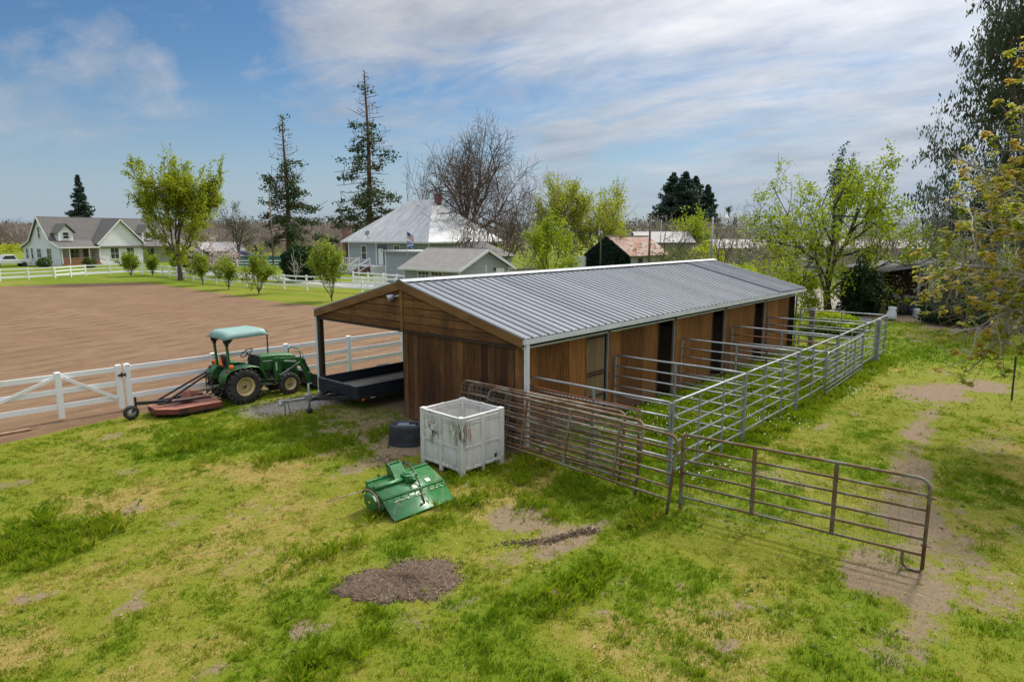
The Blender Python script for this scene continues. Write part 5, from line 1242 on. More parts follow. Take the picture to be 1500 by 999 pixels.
for y in (8.5, 10.7): b.box(-2.6,-2.45,y-.1,y+.1,0,2.15); b.box(-4.3,-4.15,y-.1,y+.1,0,1.25); b.bar((-2.5,y,2.0),(-4.2,y,1.15),.09,.12); b.bar((-2.5,y,1.3),(-4.2,y,.4),.07,.08)
for k in range(14): y = 10.9+k*.46; b.box(-2.58,-2.5,y,y+.07,1.05,1.95)
b.box(-2.6,-2.48,10.7,Lv+.8,1.95,2.05); b.build('porch_railing', trim_w, gh)
b = MB(); b.tube([(-.4,11.6,4.5),(-.45,11.6,5.0)],.03); b.lathe((-.5,11.55,5.2),(-.75,-.3,.35),[(0,-.05),(.2,-.02),(.36,.06)],20); b.build('satellite_dish', simple('dish_grey',(.25,.26,.27),(.22,.23,.24),.5), gh)
# flat grey annex in front
p = far(640, 65); an = thing('annex', 'flat roofed grey outbuilding between the house and the garage', 'building', p, 0)
b = MB(); b.box(0,4.5,0,8.2,0,3.2); b.build('wall', grey_sid, an)
b = MB(); b.box(-.35,4.8,-.3,8.5,3.2,3.36); b.build('roof', simple('roof_edge', (.36,.37,.38), (.3,.31,.32), .7), an)
for s in (0, 8.18):
    b = MB(); b.box(-.05,.02,s-.09,s+.09,0,3.2); b.build('corner_board', trim_w, an)
# garage
p = far(672, 52.5); ga = thing('garage', 'small grey gabled garage with brown shingle roof right behind the barn', 'garage', p, 0)
GV, GU, ge, gr_ = 6.9, 5.9, 2.30, 3.85
b = MB(); b.box(0,GU,0,GV,0,ge); b.prism([(0,ge),(GU,ge),(GU/2,gr_-.08)],GV,'xz',0); b.build('wall', grey_sid, ga)
part_tris('roof', [[(-.4,-.45,ge-.1),(GU/2,-.45,gr_),(GU/2,GV+.3,gr_),(-.4,GV+.3,ge-.1)],[(GU+.4,-.45,ge-.1),(GU/2,-.45,gr_),(GU/2,GV+.3,gr_),(GU+.4,GV+.3,ge-.1)]], shingle2, ga, .1)
b = MB(); b.bar((-.45,-.49,ge-.2),(GU/2,-.49,gr_-.1),.05,.2); b.bar((GU+.45,-.49,ge-.2),(GU/2,-.49,gr_-.1),.05,.2); b.box(-.48,-.41,-.45,GV+.3,ge-.26,ge-.08); b.box(-.03,.1,-.03,.1,0,ge); b.box(GU-.1,GU+.03,-.03,.1,0,ge); b.box(-.03,.02,GV-.12,GV+.02,0,ge); b.box(3.0,3.12,-.035,.02,0,2.5); b.build('trim', trim_w, ga)
window(ga, 'y', 2.0, 3.3, .95, 1.95, 0, -1, (3,3)); window(ga, 'y', 3.65, 4.95, .95, 1.95, 0, -1, (3,3))
b = MB(); b.box(4.3,5.3,-.05,.02,0,2.2); b.build('door', trim_w, ga)
b = MB(); b.lathe((4.05,-.12,2.0),(0,0,1),[(.04,0),(.09,.05),(.07,.25),(0,.3)],10); b.build('wall_lamp', black_m, ga)
# low shed with shingle roof behind the garage
p = far(700, 66); sh_ = thing('shed', 'low grey shed with pale shingle roof half hidden behind the garage', 'shed', p, 0)
b = MB(); b.box(0,5,0,5,0,2.9); b.build('wall', grey_sid, sh_)
part_tris('roof', [[(-.4,-.3,2.8),(-.4,5.3,2.8),(2.5,4,4.2),(2.5,1.2,4.2)],[(-.4,-.3,2.8),(5.4,-.3,2.8),(2.5,1.2,4.2)],[(5.4,-.3,2.8),(5.4,5.3,2.8),(2.5,4,4.2),(2.5,1.2,4.2)]], shingle2, sh_, .1)
# weathered board fence by the garage
p = far(750, 62); q = far(800, 66); of = thing('board_fence', 'weathered grey board fence to the right of the garage', 'fence', p, math.atan2(q.y-p.y, q.x-p.x)); b = MB(); L = (q-p).length; x = 0
while x < L: b.box(x,x+.14,-.012,.012,.05,1.85+random.uniform(-.03,.03)); x += .15
b.build('boards', simple('weathered_boards', (.26,.24,.215), (.33,.31,.28), .9, 0, 3, .3, (1,1,.2)), of); b = MB(); b.box(0,L,.015,.06,.5,.6); b.box(0,L,.015,.06,1.4,1.5); b.build('cross_rails', darkwood, of)
# flag pole
p = far(596, 63); fp = thing('flagpole', 'short pole flying a striped flag over a blue and white one beside the annex', 'flagpole', p, R(-52))
b = MB(); b.tube([(0,0,0),(0,0,5.35)],.03); b.build('pole', galv, fp)
red_c = simple('flag_red', (.50,.05,.06), (.45,.04,.05), .8); wht_c = simple('flag_white', (.75,.75,.75), (.7,.7,.7), .8); blu_c = simple('flag_blue', (.03,.06,.22), (.03,.07,.28), .8)
def cloth(rows, zt, h, wdt, name):
    b = MB()
    for i, z in enumerate(rows):
        V = []
        for k in range(9):
            u = k/8; y = .07*math.sin(u*7)*u; dz = -.55*u*wdt*.8
            V += [(.03+u*wdt*.62, y, zt-z[0]*h+dz), (.03+u*wdt*.62, y, zt-z[1]*h+dz)]
        b.raw(V, [(2*j,2*j+1,2*j+3,2*j+2) for j in range(8)], True)
    return b
st7 = [(i/13,(i+1)/13) for i in range(13)]
fo = cloth(st7[0::2], 5.3, .62, 1.0, '').build('striped_flag', red_c, fp); cloth(st7[1::2], 5.3, .62, 1.0, '').build('white_stripes', wht_c, fo)
b = MB(); V = []
for k in range(5):
    u = k/8; y = .07*math.sin(u*7)*u; dz = -.55*u*.8
    V += [(.03+u*.62,y-.006,5.3+dz),(.03+u*.62,y-.006,5.3-.33+dz)]
b.raw(V+[(x,y+.012,z) for x,y,z in V], [(2*j,2*j+1,2*j+3,2*j+2) for j in range(4)]+[(10+2*j,11+2*j,13+2*j,12+2*j) for j in range(4)]); b.build('canton', blu_c, fo)
f2 = cloth([(0,1)], 4.5, .55, .95, '').build('blue_flag', simple('flag_royal', (.05,.10,.42), (.05,.09,.36), .8), fp)
b = MB()
for s in (-.007,.007):
    for (a0,a1) in ((0,1),(1,0)):
        V = []
        for k in range(9):
            u = k/8; y = .07*math.sin(u*7)*u+s; dz = -.55*u*.76; zc_ = 4.5-.55*(a0+(a1-a0)*u); V += [(.03+u*.59,y,zc_+dz+.05),(.03+u*.59,y,zc_+dz-.05)]
        b.raw(V, [(2*j,2*j+1,2*j+3,2*j+2) for j in range(8)])
b.build('white_cross', wht_c, f2)

# ivy shed with rusty roof
p = far(922, 80); iv = thing('ivy_shed', 'old shed with ivy covered gable and rusty corrugated roof beyond the barn', 'shed', p, 0)
SV, SU, se, sr = 6.3, 9.5, 2.55, 4.85
b = MB(); b.box(0,SU,0,SV,0,se); b.prism([(0,se),(SV,se),(SV/2,sr-.08)],SU,'yz',0); b.build('wall', simple('pale_board', (.33,.34,.34), (.27,.28,.28), .85, 0, 2, .2, (1,1,.3)), iv)
part_tris('roof', [[(-.15,-.35,se-.12),(SU+.3,-.35,se-.12),(SU+.3,SV/2,sr),(-.15,SV/2,sr)],[(-.15,SV+.35,se-.12),(SU+.3,SV+.35,se-.12),(SU+.3,SV/2,sr),(-.15,SV/2,sr)]], rusty_roof, iv, .06)
b = MB(); b.box(-.16,SU+.3,SV/2-.22,SV/2+.22,sr-.05,sr+.05); b.build('ridge_cap', pale_roof, iv)
b = MB(); b.box(2.2,3.2,-.06,.02,0,2.1); b.build('door', darkwood, iv)
b = MB(); b.lathe((-.25,SV*.62,0),(0,0,1),[(.12,0),(.12,5.0),(.17,5.05),(.17,5.35),(0,5.45)],12); b.build('flue', galv, iv)
b = MB(); b.box(-.6,.0,SV-.2,SV+1.6,0,2.3); b.build('lean_to', trim_w, iv)
rg = np.random.default_rng(3); n = 5200; y = rg.uniform(-.3,SV+.2,n); z = rg.uniform(0,1,n)*(se+(sr-se)*(1-np.abs(y-SV/2)/(SV/2))-.0).clip(.3); x = -.05-rg.uniform(0,.22,n)
def leafquads(P, s, rng, flat=0., asp=.6, nrm=None):
    n = len(P); a = rng.normal(size=(n,3)); a /= np.linalg.norm(a,axis=1,keepdims=True); b_ = rng.normal(size=(n,3)); b_[:,2] *= 1-flat*.5
    b_ -= a*(a*b_).sum(1,keepdims=True); b_ /= np.linalg.norm(b_,axis=1,keepdims=True)
    s = np.broadcast_to(np.asarray(s), (n,))[:,None]*rng.uniform(.6,1.3,(n,1)); a = a*s*.5; b_ = b_*s*.5*asp
    V = np.empty((n,4,3)); V[:,0] = P-a; V[:,1] = P+b_-a*.1; V[:,2] = P+a; V[:,3] = P-b_-a*.1
    return V
ivl = leafmat('dark_ivy', ((.008,.022,.016),(.014,.038,.026),(.03,.075,.04)), .2)
V = leafquads(np.stack([x,y,z],-1), .26, rg, 0, .8); put('ivy', quadmesh('ivy', V, ivl, {'lv': np.repeat(rg.uniform(0,1,n),4)}), iv)
# long pale roofed sheds in the distance
def longshed(px, d, L, wd, ez_, rz_, rot, label, mat):
    o = thing('farm_shed', label, 'shed', far(px, d), rot)
    b = MB(); b.box(0,L,0,wd,0,ez_); b.prism([(0,ez_),(wd,ez_),(wd/2,rz_-.05)],L,'yz',0); b.build('wall', simple('far_wall', (.30,.29,.28), (.25,.24,.23), .9), o)
    part_tris('roof', [[(-.3,-.4,ez_-.1),(L+.3,-.4,ez_-.1),(L+.3,wd/2,rz_),(-.3,wd/2,rz_)],[(-.3,wd+.4,ez_-.1),(L+.3,wd+.4,ez_-.1),(L+.3,wd/2,rz_),(-.3,wd/2,rz_)]], mat, o, .1)
longshed(1052, 125, 42, 9, 2.6, 4.1, R(-48), 'long low shed with pale roof beyond the trees, right of the lamp post', pale_roof)
longshed(935, 130, 11, 9, 3.6, 5.6, R(-48), 'short pale roofed shed behind the rusty roofed one', pale_roof)
longshed(296, 118, 7, 6, 2.2, 3.6, R(-12), 'small white roofed shed behind the pink blossom tree', pale_roof)
# pump shed, carport and clutter to the right
p = far(1206, 66); ws = thing('pump_house', 'tiny pale shed with bright tin roof seen through the tree', 'shed', p, R(20))
b = MB(); b.box(0,1.6,0,1.6,0,2.2); b.build('wall', simple('pale_blue_board', (.46,.50,.52), (.40,.43,.45), .8), ws); part_tris('roof', [[(-.2,-.3,2.15),(1.8,-.3,2.15),(1.8,1.8,2.6),(-.2,1.8,2.6)]], pale_roof, ws, .08)
p = far(1296, 42.5); cpt = thing('carport', 'dark open sided carport with pale curved roof under the trees at right', 'carport', p, R(-48))
for x in (0,2.5,5.0):
    for y in (0,4): b = MB(); b.box(x-.06,x+.06,y-.06,y+.06,0,2.65+x*.08+(.1 if y else 0)); b.build('post', simple('weathered_white_post', (.42,.42,.41), (.3,.3,.29), .8), cpt)
b = MB(); V = []
for k in range(9):
    x = -.4+5.8*k/8; V += [(x,-.6,2.68+.09*x+.12*math.sin(k/8*3.1)),(x,4.4,2.85+.09*x+.12*math.sin(k/8*3.1))]
b.raw(V, [(2*k,2*k+1,2*k+3,2*k+2) for k in range(8)], True); o = b.build('roof', simple('dull_tin', (.16,.165,.17), (.10,.10,.098), .95, 0, 1, spec=.1), cpt); o.modifiers.new('solid','SOLIDIFY').thickness = .06
b = MB(); b.box(-.2,5.3,4.1,4.2,0,2.75); b.box(2.6,5.2,3.2,3.28,.5,2.3); b.build('back_wall', darkwood, cpt)
p = far(1325, 41.3); wg = thing('farm_cart', 'dark cluttered farm cart standing in the carport', 'cart', p, R(-45))
b = MB(); b.box(0,2.3,0,1.2,.6,.75); b.box(0,2.3,-.03,.03,.75,1.05); b.box(0,.06,0,1.2,.75,1.05); b.build('bed', darkwood, wg)
for x in (.4,1.9):
    for y in (-.08,1.28): b = MB(); b.lathe((x,y,.36),(0,1,0),[(.1,-.06),(.35,-.06),(.36,0),(.35,.06),(.1,.06)],20); b.build('wheel', rubber, wg)
rg2 = random.Random(8); b = MB()
for k in range(9): x, y, z = rg2.uniform(.1,1.9), rg2.uniform(.1,.9), .75; b.box(x,x+rg2.uniform(.2,.5),y,y+rg2.uniform(.2,.4),z,z+rg2.uniform(.1,.5))
b.build('load', simple('dusty_clutter', (.12,.12,.125), (.22,.21,.20), .8), wg)
b = MB(); b.lathe((0,0,0),(0,0,1),[(.27,0),(.29,.03),(.28,.3),(.30,.32),(.28,.34),(.28,.6),(.30,.62),(.28,.64),(.28,.86),(.29,.9),(.25,.9),(.25,.87),(0,.87)],24); o = b.build('barrel', simple('blue_drum', (.035,.05,.10), (.03,.04,.08), .5)); o.location = far(1347,41.2); tag(o, 'dark blue plastic barrel by the cart in the carport', 'barrel')
b = MB(); b.lathe((0,0,0),(0,0,1),[(.0,0),(.27,.02),(.30,.15),(.27,.4),(.20,.62),(.24,.78),(.12,.80),(0,.76)],16); o = b.build('feed_sack', simple('white_sack', (.68,.68,.67), (.55,.55,.54), .8, 0, 6, .4)); o.location = far(1316, 38.6); o.rotation_euler = (.1,.15,.4); tag(o, 'white feed sack standing on the dark soil past the pens', 'sack')
b = MB(); b.box(-.25,.25,-.2,.2,0,.5); b.box(-.2,.2,-.215,-.2,.1,.4); o = b.build('white_crate', simple('white_crate', (.6,.61,.62), (.5,.51,.52), .6), bevel=.03); o.location = far(1356, 40.0); o.rotation_euler = (0,0,.5); tag(o, 'small white box standing by the carport', 'box')
p = far(1252, 34.4); o = thing('stock_tank', 'long dark grey livestock water tank behind the far pens', 'tank', p, R(-40)); b = MB(); V = []; n = 36
for r, z in ((1,0),(1.02,.3),(1.03,.6),(.99,.6),(.97,.3),(.97,.32)):
    for k in range(n): a = 2*math.pi*k/n; V.append(((.5+0*r)*r*math.cos(a)+(.75 if math.cos(a)>0 else -.75), .5*r*math.sin(a), z))
b.raw(V, [(i*n+k,i*n+(k+1)%n,(i+1)*n+(k+1)%n,(i+1)*n+k) for i in range(5) for k in range(n)], True); b.build('shell', simple('tank_grey', (.10,.115,.135), (.14,.155,.175), .5, .2), o)
b = MB(); b.raw([(-1.2,-.38,.5),(1.2,-.38,.5),(1.2,.38,.5),(-1.2,.38,.5)],[(0,1,2,3)]); b.build('water', simple('tank_water', (.05,.06,.07), (.04,.05,.06), .05), o)
p = far(1235, 33.2); b = MB(); b.tube([(p.x-1.1,p.y+.6,.12),(p.x+.2,p.y-.1,.15),(p.x+1.6,p.y-.9,.13)],[.14,.16,.12],10); tag(b.build('log', simple('grey_log', (.26,.2,.15), (.36,.30,.24), .9, 0, 5, .4)), 'bleached log lying beside the stock tank past the far pens', 'log')
b = MB(); p = at(1178, 497); b.box(-.09,.09,-.09,.09,-.1,1.75); o = b.build('timber_post', simple('grey_timber', (.13,.10,.08), (.2,.16,.13), .9, 0, 4, .3, (1,1,.3))); o.location = (20.3,-3.9,0); tag(o, 'square weathered timber post just beyond the far end of the stalls', 'post')

# teal tank and covered boat beyond the road
p = far(346, 105); o = thing('stock_pool', 'long low teal storage tank behind the far white fence', 'tank', p, R(-52)); b = MB(); b.box(0,8.2,0,2.2,0,1.7); b.build('shell', simple('teal_paint', (.035,.16,.155), (.03,.13,.13), .5), o, .15, 3)
b = MB(); b.box(-.02,8.22,-.02,2.22,1.62,1.70); b.build('rim', simple('pale_rim', (.45,.5,.5), (.4,.45,.45), .5), o)
p = far(329, 108); o = thing('covered_boat', 'navy tarpaulin stretched over a boat beside the teal tank', 'boat', p, R(-45)); V = []
for i in range(9):
    x = i/8*5.6; hh = 2.1*math.sin(.55+i/8*2.1)*(.8 if i in (0,8) else 1)
    for k in range(7): a = k/6*math.pi; V.append((x, 1.1*math.cos(a)*(1-.3*(i/8)**2), .3+hh*math.sin(a)**.8))
b = MB(); b.raw(V, [(i*7+k,i*7+k+1,(i+1)*7+k+1,(i+1)*7+k) for i in range(8) for k in range(6)]+[tuple(range(7)),tuple(range(56,63))], True); b.build('tarpaulin', simple('navy_tarp', (.012,.018,.06), (.02,.026,.08), .5), o)
b = MB(); b.bar((.2,-.8,0),(.2,.8,0),.3,.5); b.bar((4,-.8,0),(4,.8,0),.3,.5); b.build('trailer', darkwood, o)
p = far(343, 98); o = thing('pump_post', 'red painted post with white lamp by the far fence', 'post', p); b = MB(); b.lathe((0,0,0),(0,0,1),[(.14,0),(.14,1.7),(.3,1.9),(.26,2.2),(.1,2.3),(0,2.3)],12); b.build('post', simple('faded_red', (.50,.13,.11), (.42,.1,.09), .7), o); b = MB(); b.lathe((0,0,2.35),(0,0,1),[(.1,0),(.22,.2),(.2,.45),(0,.6)],12); b.build('lamp', trim_w, o)

# poles
def pole(px, d, top, label, cat, name, r, mat, arm=0):
    p = far(px, d); h = high(top, d); o = thing(name, label, cat, p, R(-45)); b = MB(); b.tube([(0,0,0),(0,0,h)],[r,r*.75],10); b.build('shaft', mat, o)
    if arm == 1: b = MB(); b.bar((-1,0,h-.5),(1,0,h-.5),.12,.14); b.build('cross_arm', mat, o)
    if arm == 2:
        b = MB(); b.tube([(0,0,h-.3),(.5,-.15,h-.05),(1.0,-.3,h-.05)],.035); b.build('arm', galv, o); b = MB(); b.lathe((1.15,-.35,h-.28),(0,0,1),[(.28,0),(.3,.1),(.18,.28),(.1,.4),(0,.42)],16); b.build('lamp_head', trim_w, o)
    return o
polem = simple('pole_wood', (.13,.085,.06), (.18,.13,.10), .9, 0, 3)
pole(398, 92, 276, 'slim dark pole in front of the left tall conifer', 'pole', 'utility_pole', .11, polem)
pole(952, 66, 316, 'brown timber pole standing right of the rusty roofed shed', 'pole', 'utility_pole', .13, polem)
pole(1043, 62, 318, 'grey metal yard light on a post above the far end of the barn roof', 'lamp post', 'yard_light', .12, galv, 2)
pole(968, 100, 322, 'grey thin pole behind the rusty roofed shed', 'pole', 'utility_pole', .07, galv)
# ------------------------------------------------------------------ trees
def skeleton(rng, H, Rr, tr, fork, nl, kids, up=.25, wig=.22, lean=(0,0), el=(25,65), ratio=.68, stems=1, shape=1.0, droop=0., pct=(99.6, 97)):
    """list of (points, radii, level) polylines, scaled to height H and crown radius Rr"""
    br = []; depth = len(kids)
    def rec(p, d, L, r, lv):
        m = 6 if lv <= 1 else (4 if lv < depth else 3)
        P = [p.copy()]; dd = d.copy(); st = L/(m-1); dirs = [dd.copy()]
        for i in range(m-1):
            dd = dd+rng.normal(0, wig, 3)+np.array([0,0,up*.35-droop*lv*.12]); dd /= np.linalg.norm(dd); P.append(P[-1]+dd*st); dirs.append(dd.copy())
        P = np.array(P); rad = r*np.linspace(1, .5 if lv < depth else .25, m); br.append((P, rad, lv))
        if lv >= depth: return
        n = kids[lv]; n = max(1, int(round(n*rng.uniform(.75, 1.25))))
        for k in range(n):
            f = .3+.7*(k+rng.uniform(.2,1))/n if lv else .55+.45*(k+rng.uniform(0,1))/n
            f = min(f, 1.0); i = min(int(f*(m-1)), m-2); t_ = f*(m-1)-i; q = P[i]*(1-t_)+P[i+1]*t_
            a = R(rng.uniform(*el)) if f < .97 else R(rng.uniform(5, 25)); ax = dirs[i+1]
            o = rng.normal(size=3); o -= ax*o.dot(ax); o /= np.linalg.norm(o)
            nd = ax*math.cos(a)+o*math.sin(a); rr = (r*(1-.5*f))*rng.uniform(.5,.75)
            rec(q, nd, L*ratio*rng.uniform(.7,1.15)*(1.1-.35*f*shape), max(rr, .004), lv+1)
    for s in range(stems):
        a0 = rng.uniform(0, 6.28)
        d0 = np.array([lean[0]+(.25*math.cos(a0) if stems > 1 else 0), lean[1]+(.25*math.sin(a0) if stems > 1 else 0), 1.]); d0 /= np.linalg.norm(d0)
        P = [np.array([.12*math.cos(a0)*(stems>1), .12*math.sin(a0)*(stems>1), -.15])]
        for i in range(4): P.append(P[-1]+d0*fork/4+np.append(rng.normal(0, .03*fork/4, 2), 0))
        P = np.array(P); br.append((P, tr*np.array([1.35,1.05,.95,.9,.85]), 0))
        for k in range(nl):
            az = a0+2*math.pi*(k+rng.uniform(-.3,.3))/nl; a = R(rng.uniform(el[0]*.6, el[1]*.9)) if k else R(rng.uniform(3,14))
            nd = np.array([math.cos(az)*math.sin(a), math.sin(az)*math.sin(a), math.cos(a)])+np.array([lean[0],lean[1],0])*.5; nd /= np.linalg.norm(nd)
            q = P[-1]*(1-.0)-(P[-1]-P[-2])*rng.uniform(0,.9)
            rec(q, nd, H*.42*rng.uniform(.75,1.1), tr*(.44 if k else .66), 1)
    tips = np.concatenate([b[0] for b in br if b[2] >= 1]); top = np.percentile(tips[:,2], pct[0]); rx = np.percentile(np.hypot(tips[:,0]-0, tips[:,1]), pct[1])
    sxy, sz = Rr/rx, (H-fork*.8)/(top-fork*.8); out = []
    for P, rad, lv in br:
        P = P.copy(); f = np.clip((P[:,2]-fork*.5)/(fork*.5+.01), 0, 1)
        P[:,:2] *= (1+(sxy-1)*f)[:,None]; P[:,2] = np.where(P[:,2] > fork*.8, fork*.8+(P[:,2]-fork*.8)*sz, P[:,2]); out.append((P, rad, lv))
    return out
def tubes(br, minr, sides=(9,7,5,4,3,3,3)):
    """mesh arrays of all polylines"""
    groups = {}
    for P, rad, lv in br: groups.setdefault((len(P), sides[min(lv, 6)]), []).append((P, rad))
    VV, FF, off = [], [], 0
    for (m, n), L in groups.items():
        P = np.array([a for a, _ in L]); r = np.maximum(np.array([b for _, b in L]), minr)
        T = np.empty_like(P); T[:,1:-1] = P[:,2:]-P[:,:-2]; T[:,0] = P[:,1]-P[:,0]; T[:,-1] = P[:,-1]-P[:,-2]
        T /= np.linalg.norm(T, axis=2, keepdims=True)+1e-9
        ref = np.where(np.abs(T[:,:1,2:]) > .9, np.array([1.,0,0]), np.array([0,0,1.])); ref = np.broadcast_to(ref, T.shape)
        A = np.cross(T, ref); A /= np.linalg.norm(A, axis=2, keepdims=True)+1e-9; B = np.cross(T, A)
        th = np.arange(n)*2*np.pi/n
        ring = P[:,:,None]+(A[:,:,None]*np.cos(th)[None,None,:,None]+B[:,:,None]*np.sin(th)[None,None,:,None])*r[:,:,None,None]
        nb = len(L); I = np.arange(nb*m*n).reshape(nb, m, n)+off; J = np.roll(I, -1, 2)
        FF.append(np.stack([I[:,:-1], J[:,:-1], J[:,1:], I[:,1:]], -1).reshape(-1, 4)); VV.append(ring.reshape(-1, 3)); off += nb*m*n
    return np.concatenate(VV), np.concatenate(FF)
def foliage(rng, br, levels, per, size, spread, flat=.3, asp=.6, hang=0., zfrom=None, keep=None):
    P = np.concatenate([b[0][1:] for b in br if b[2] in levels])
    if zfrom is not None: P = P[P[:,2] > zfrom]
    if keep is not None: P = P[keep(P)]
    lvc = rng.uniform(0, 1, len(P)); P2 = np.repeat(P, per, 0); lv = np.repeat(lvc, per)*.55+rng.uniform(0, .45, len(P2))
    P2 = P2+rng.normal(0, spread, P2.shape)-np.array([0,0,hang])*rng.uniform(0,1,(len(P2),1))
    V = leafquads(P2, size, rng, flat, asp)
    if hang:
        n = len(P2); d = rng.normal(0,.35,(n,3)); d[:,2] = -1; d /= np.linalg.norm(d,axis=1,keepdims=True); s = rng.normal(size=(n,3)); s -= d*(s*d).sum(1,keepdims=True); s /= np.linalg.norm(s,axis=1,keepdims=True)
        L = size*rng.uniform(.7,1.4,(n,1)); w_ = L*asp*.5
        V[:,0] = P2; V[:,1] = P2+d*L*.5+s*w_; V[:,2] = P2+d*L; V[:,3] = P2+d*L*.5-s*w_
    return V, np.repeat(lv, 4)
def plant(name, label, cat, loc, parts, group=None, rot=0.):
    o = thing(name, label, cat, loc, rot, group)
    for nm, me in parts: put(nm, me, o)
    return o
def tree(name, label, loc, seed, H, Rr, tr, fork, nl, kids, barkm, leaf=None, lv=None, per=4, size=.2, spread=.15, minr=.006, group=None, cat='tree', leafkw=None, **kw):
    rng = np.random.default_rng(seed); br = skeleton(rng, H, Rr, tr, fork, nl, kids, **kw); D = len(kids)
    cut = 1
    tv, tf = tubes([b for b in br if b[2] <= cut], minr); cv, cf = tubes([b for b in br if b[2] > cut], minr)
    parts = [('trunk', quadmesh('trunk', tv, barkm, None, True, tf)), ('branches', quadmesh('branches', cv, barkm, None, True, cf))]
    if leaf is not None:
        V, l = foliage(rng, br, lv or (D,), per, size, spread, **(leafkw or {})); parts.append(('crown', quadmesh('crown', V, leaf, {'lv': l})))
    return plant(name, label, cat, loc, parts, group)
bk_dark = bark('dark_bark', (.035,.026,.02), (.065,.05,.04)); bk_grey = bark('grey_bark', (.16,.145,.125), (.28,.26,.235)); bk_brown = bark('brown_bark', (.085,.058,.042), (.14,.10,.075)); bk_red = bark('red_bark', (.10,.05,.03), (.16,.085,.055)); bk_pale = bark('pale_bark', (.33,.30,.27), (.46,.43,.40))
lf_spring = leafmat('spring_leaves', ((.17,.24,.005),(.32,.38,.010),(.46,.48,.03)), .5)
lf_lime = leafmat('lime_leaves', ((.14,.22,.006),(.28,.36,.010),(.44,.48,.03)), .5)
lf_willow = leafmat('willow_leaves', ((.22,.27,.012),(.37,.41,.02),(.50,.50,.04)), .55)
lf_mid = leafmat('mid_green_leaves', ((.035,.065,.012),(.07,.115,.02),(.13,.18,.035)), .3)
lf_dark = leafmat('dark_leaves', ((.014,.034,.010),(.03,.065,.017),(.065,.115,.03)), .25)
lf_conif = leafmat('conifer_needles', ((.022,.042,.018),(.05,.085,.03),(.10,.135,.045)), .25)
lf_blue = leafmat('redwood_needles', ((.024,.048,.038),(.045,.08,.058),(.085,.125,.08)), .25)
lf_euc = leafmat('eucalyptus_leaves', ((.03,.05,.026),(.06,.09,.045),(.11,.14,.08)), .3)
lf_amber = leafmat('amber_new_leaves', ((.25,.30,.02),(.40,.38,.03),(.55,.37,.05)), .55)
lf_olive = leafmat('olive_leaves', ((.07,.085,.025),(.13,.14,.045),(.2,.2,.07)), .3)
lf_pink = leafmat('blossom', ((.50,.36,.36),(.62,.50,.48),(.72,.64,.60)), .3)
lf_young = leafmat('young_tree_leaves', ((.14,.21,.012),(.25,.33,.022),(.36,.40,.05)), .5)

# left tree in new leaf by the farmhouse
tree('deciduous_tree', 'broad tree in fresh yellow green leaf standing in front of the white farmhouse', far(259,73), 11, 13.2, 4.5, .26, 2.4, 6, (5,6,6,5), bk_brown, lf_spring, (3,4), 8, .24, .15, .016, up=.26, el=(20,58))
# row of young trees before the far fence
yg = 'young trees planted along the arena edge'
ys = [(192,405,2.9,1.5,'bushy young tree at the left end of the row, near the farmhouse'),(224,404,2.9,1.3,'young tree second from the left in the row, left of the big leafy tree'),(262,405,3.0,1.1,'thin young tree right at the foot of the big leafy tree'),(297,418,3.0,1.0,'slim upright young tree in front of the pink blossom'),(335,424,2.9,1.4,'round airy young tree between the blossom and the fuller one'),(379,431,3.8,1.65,'full leafy young tree in the middle of the fence row'),(486,441,4.6,1.5,'tallest young tree nearest the barn, in dense light green leaf')]
for i,(px,py,hh,rr,lb) in enumerate(ys):
    p = at(px,py); tree('young_tree', lb, (p.x,p.y,0), 40+i, hh, rr*.95, .05, .35, 8, (6,5,4), bk_brown, lf_young, (2,3), 7 if i != 6 else 10, .18, .14, .010, yg, up=.42, el=(14,42))
tree('blossom_tree', 'small pale pink blossom tree behind the young trees', far(318,78), 60, 4.6, 3.0, .08, .9, 5, (5,5,4), bk_dark, lf_pink, (2,3), 9, .19, .16, .012, up=.1, el=(30,75))
tree('bare_sapling', 'small leafless sapling in front of the round dark bush', far(430,64), 61, 3.4, 1.1, .05, .9, 5, (4,4), bk_pale, None, minr=.014, up=.3)
# round dark evergreen bush
def bush(name, label, loc, Rx, Rz, leaf, n, size, seed, lump=.25, zc=.55, cat='bush'):
    rng = np.random.default_rng(seed); d = rng.normal(size=(n,3)); d /= np.linalg.norm(d,axis=1,keepdims=True)
    r = 1+lump*np.sin(d[:,0]*5+seed)*np.sin(d[:,1]*5+1)*np.sin(d[:,2]*6+2); r *= 1-rng.uniform(0,1,n)**2*.4
    P = d*r[:,None]*np.array([Rx,Rx,Rz])+np.array([0,0,Rz*zc*1.5]); P = P[P[:,2] > .05]; V = leafquads(P, size, rng, .2, .8)
    lv = np.clip(.5+.35*np.sin(P[:,0]*2.1+seed)*np.cos(P[:,1]*2.3)+rng.normal(0,.2,len(P)),0,1)
    o = thing(name, label, cat, loc); b = MB(); b.tube([(0,0,-.1),(.05,0,Rz*.5),(0,.05,Rz)],[.1,.07,.03],6); b.build('stem', bk_dark, o)
    put('crown', quadmesh('crown', V, leaf, {'lv': np.repeat(lv,4)}), o); return o
bush('round_bush', 'big round dark evergreen bush left of the grey house', far(440,72), 2.15, 2.0, lf_dark, 9000, .24, 3, .18, .62)
bush('garden_shrub', 'dark shrub behind the leafy tree beside the white shed', far(287,88), 2.0, 1.6, lf_dark, 3000, .3, 5)
bush('garden_shrub', 'low green shrub under the farmhouse gable windows', far(60,103), 1.0, .8, lf_mid, 900, .25, 6)
bush('porch_plant', 'green shrub growing beside the farmhouse porch steps', far(127,101), .9, .9, lf_mid, 900, .22, 7)
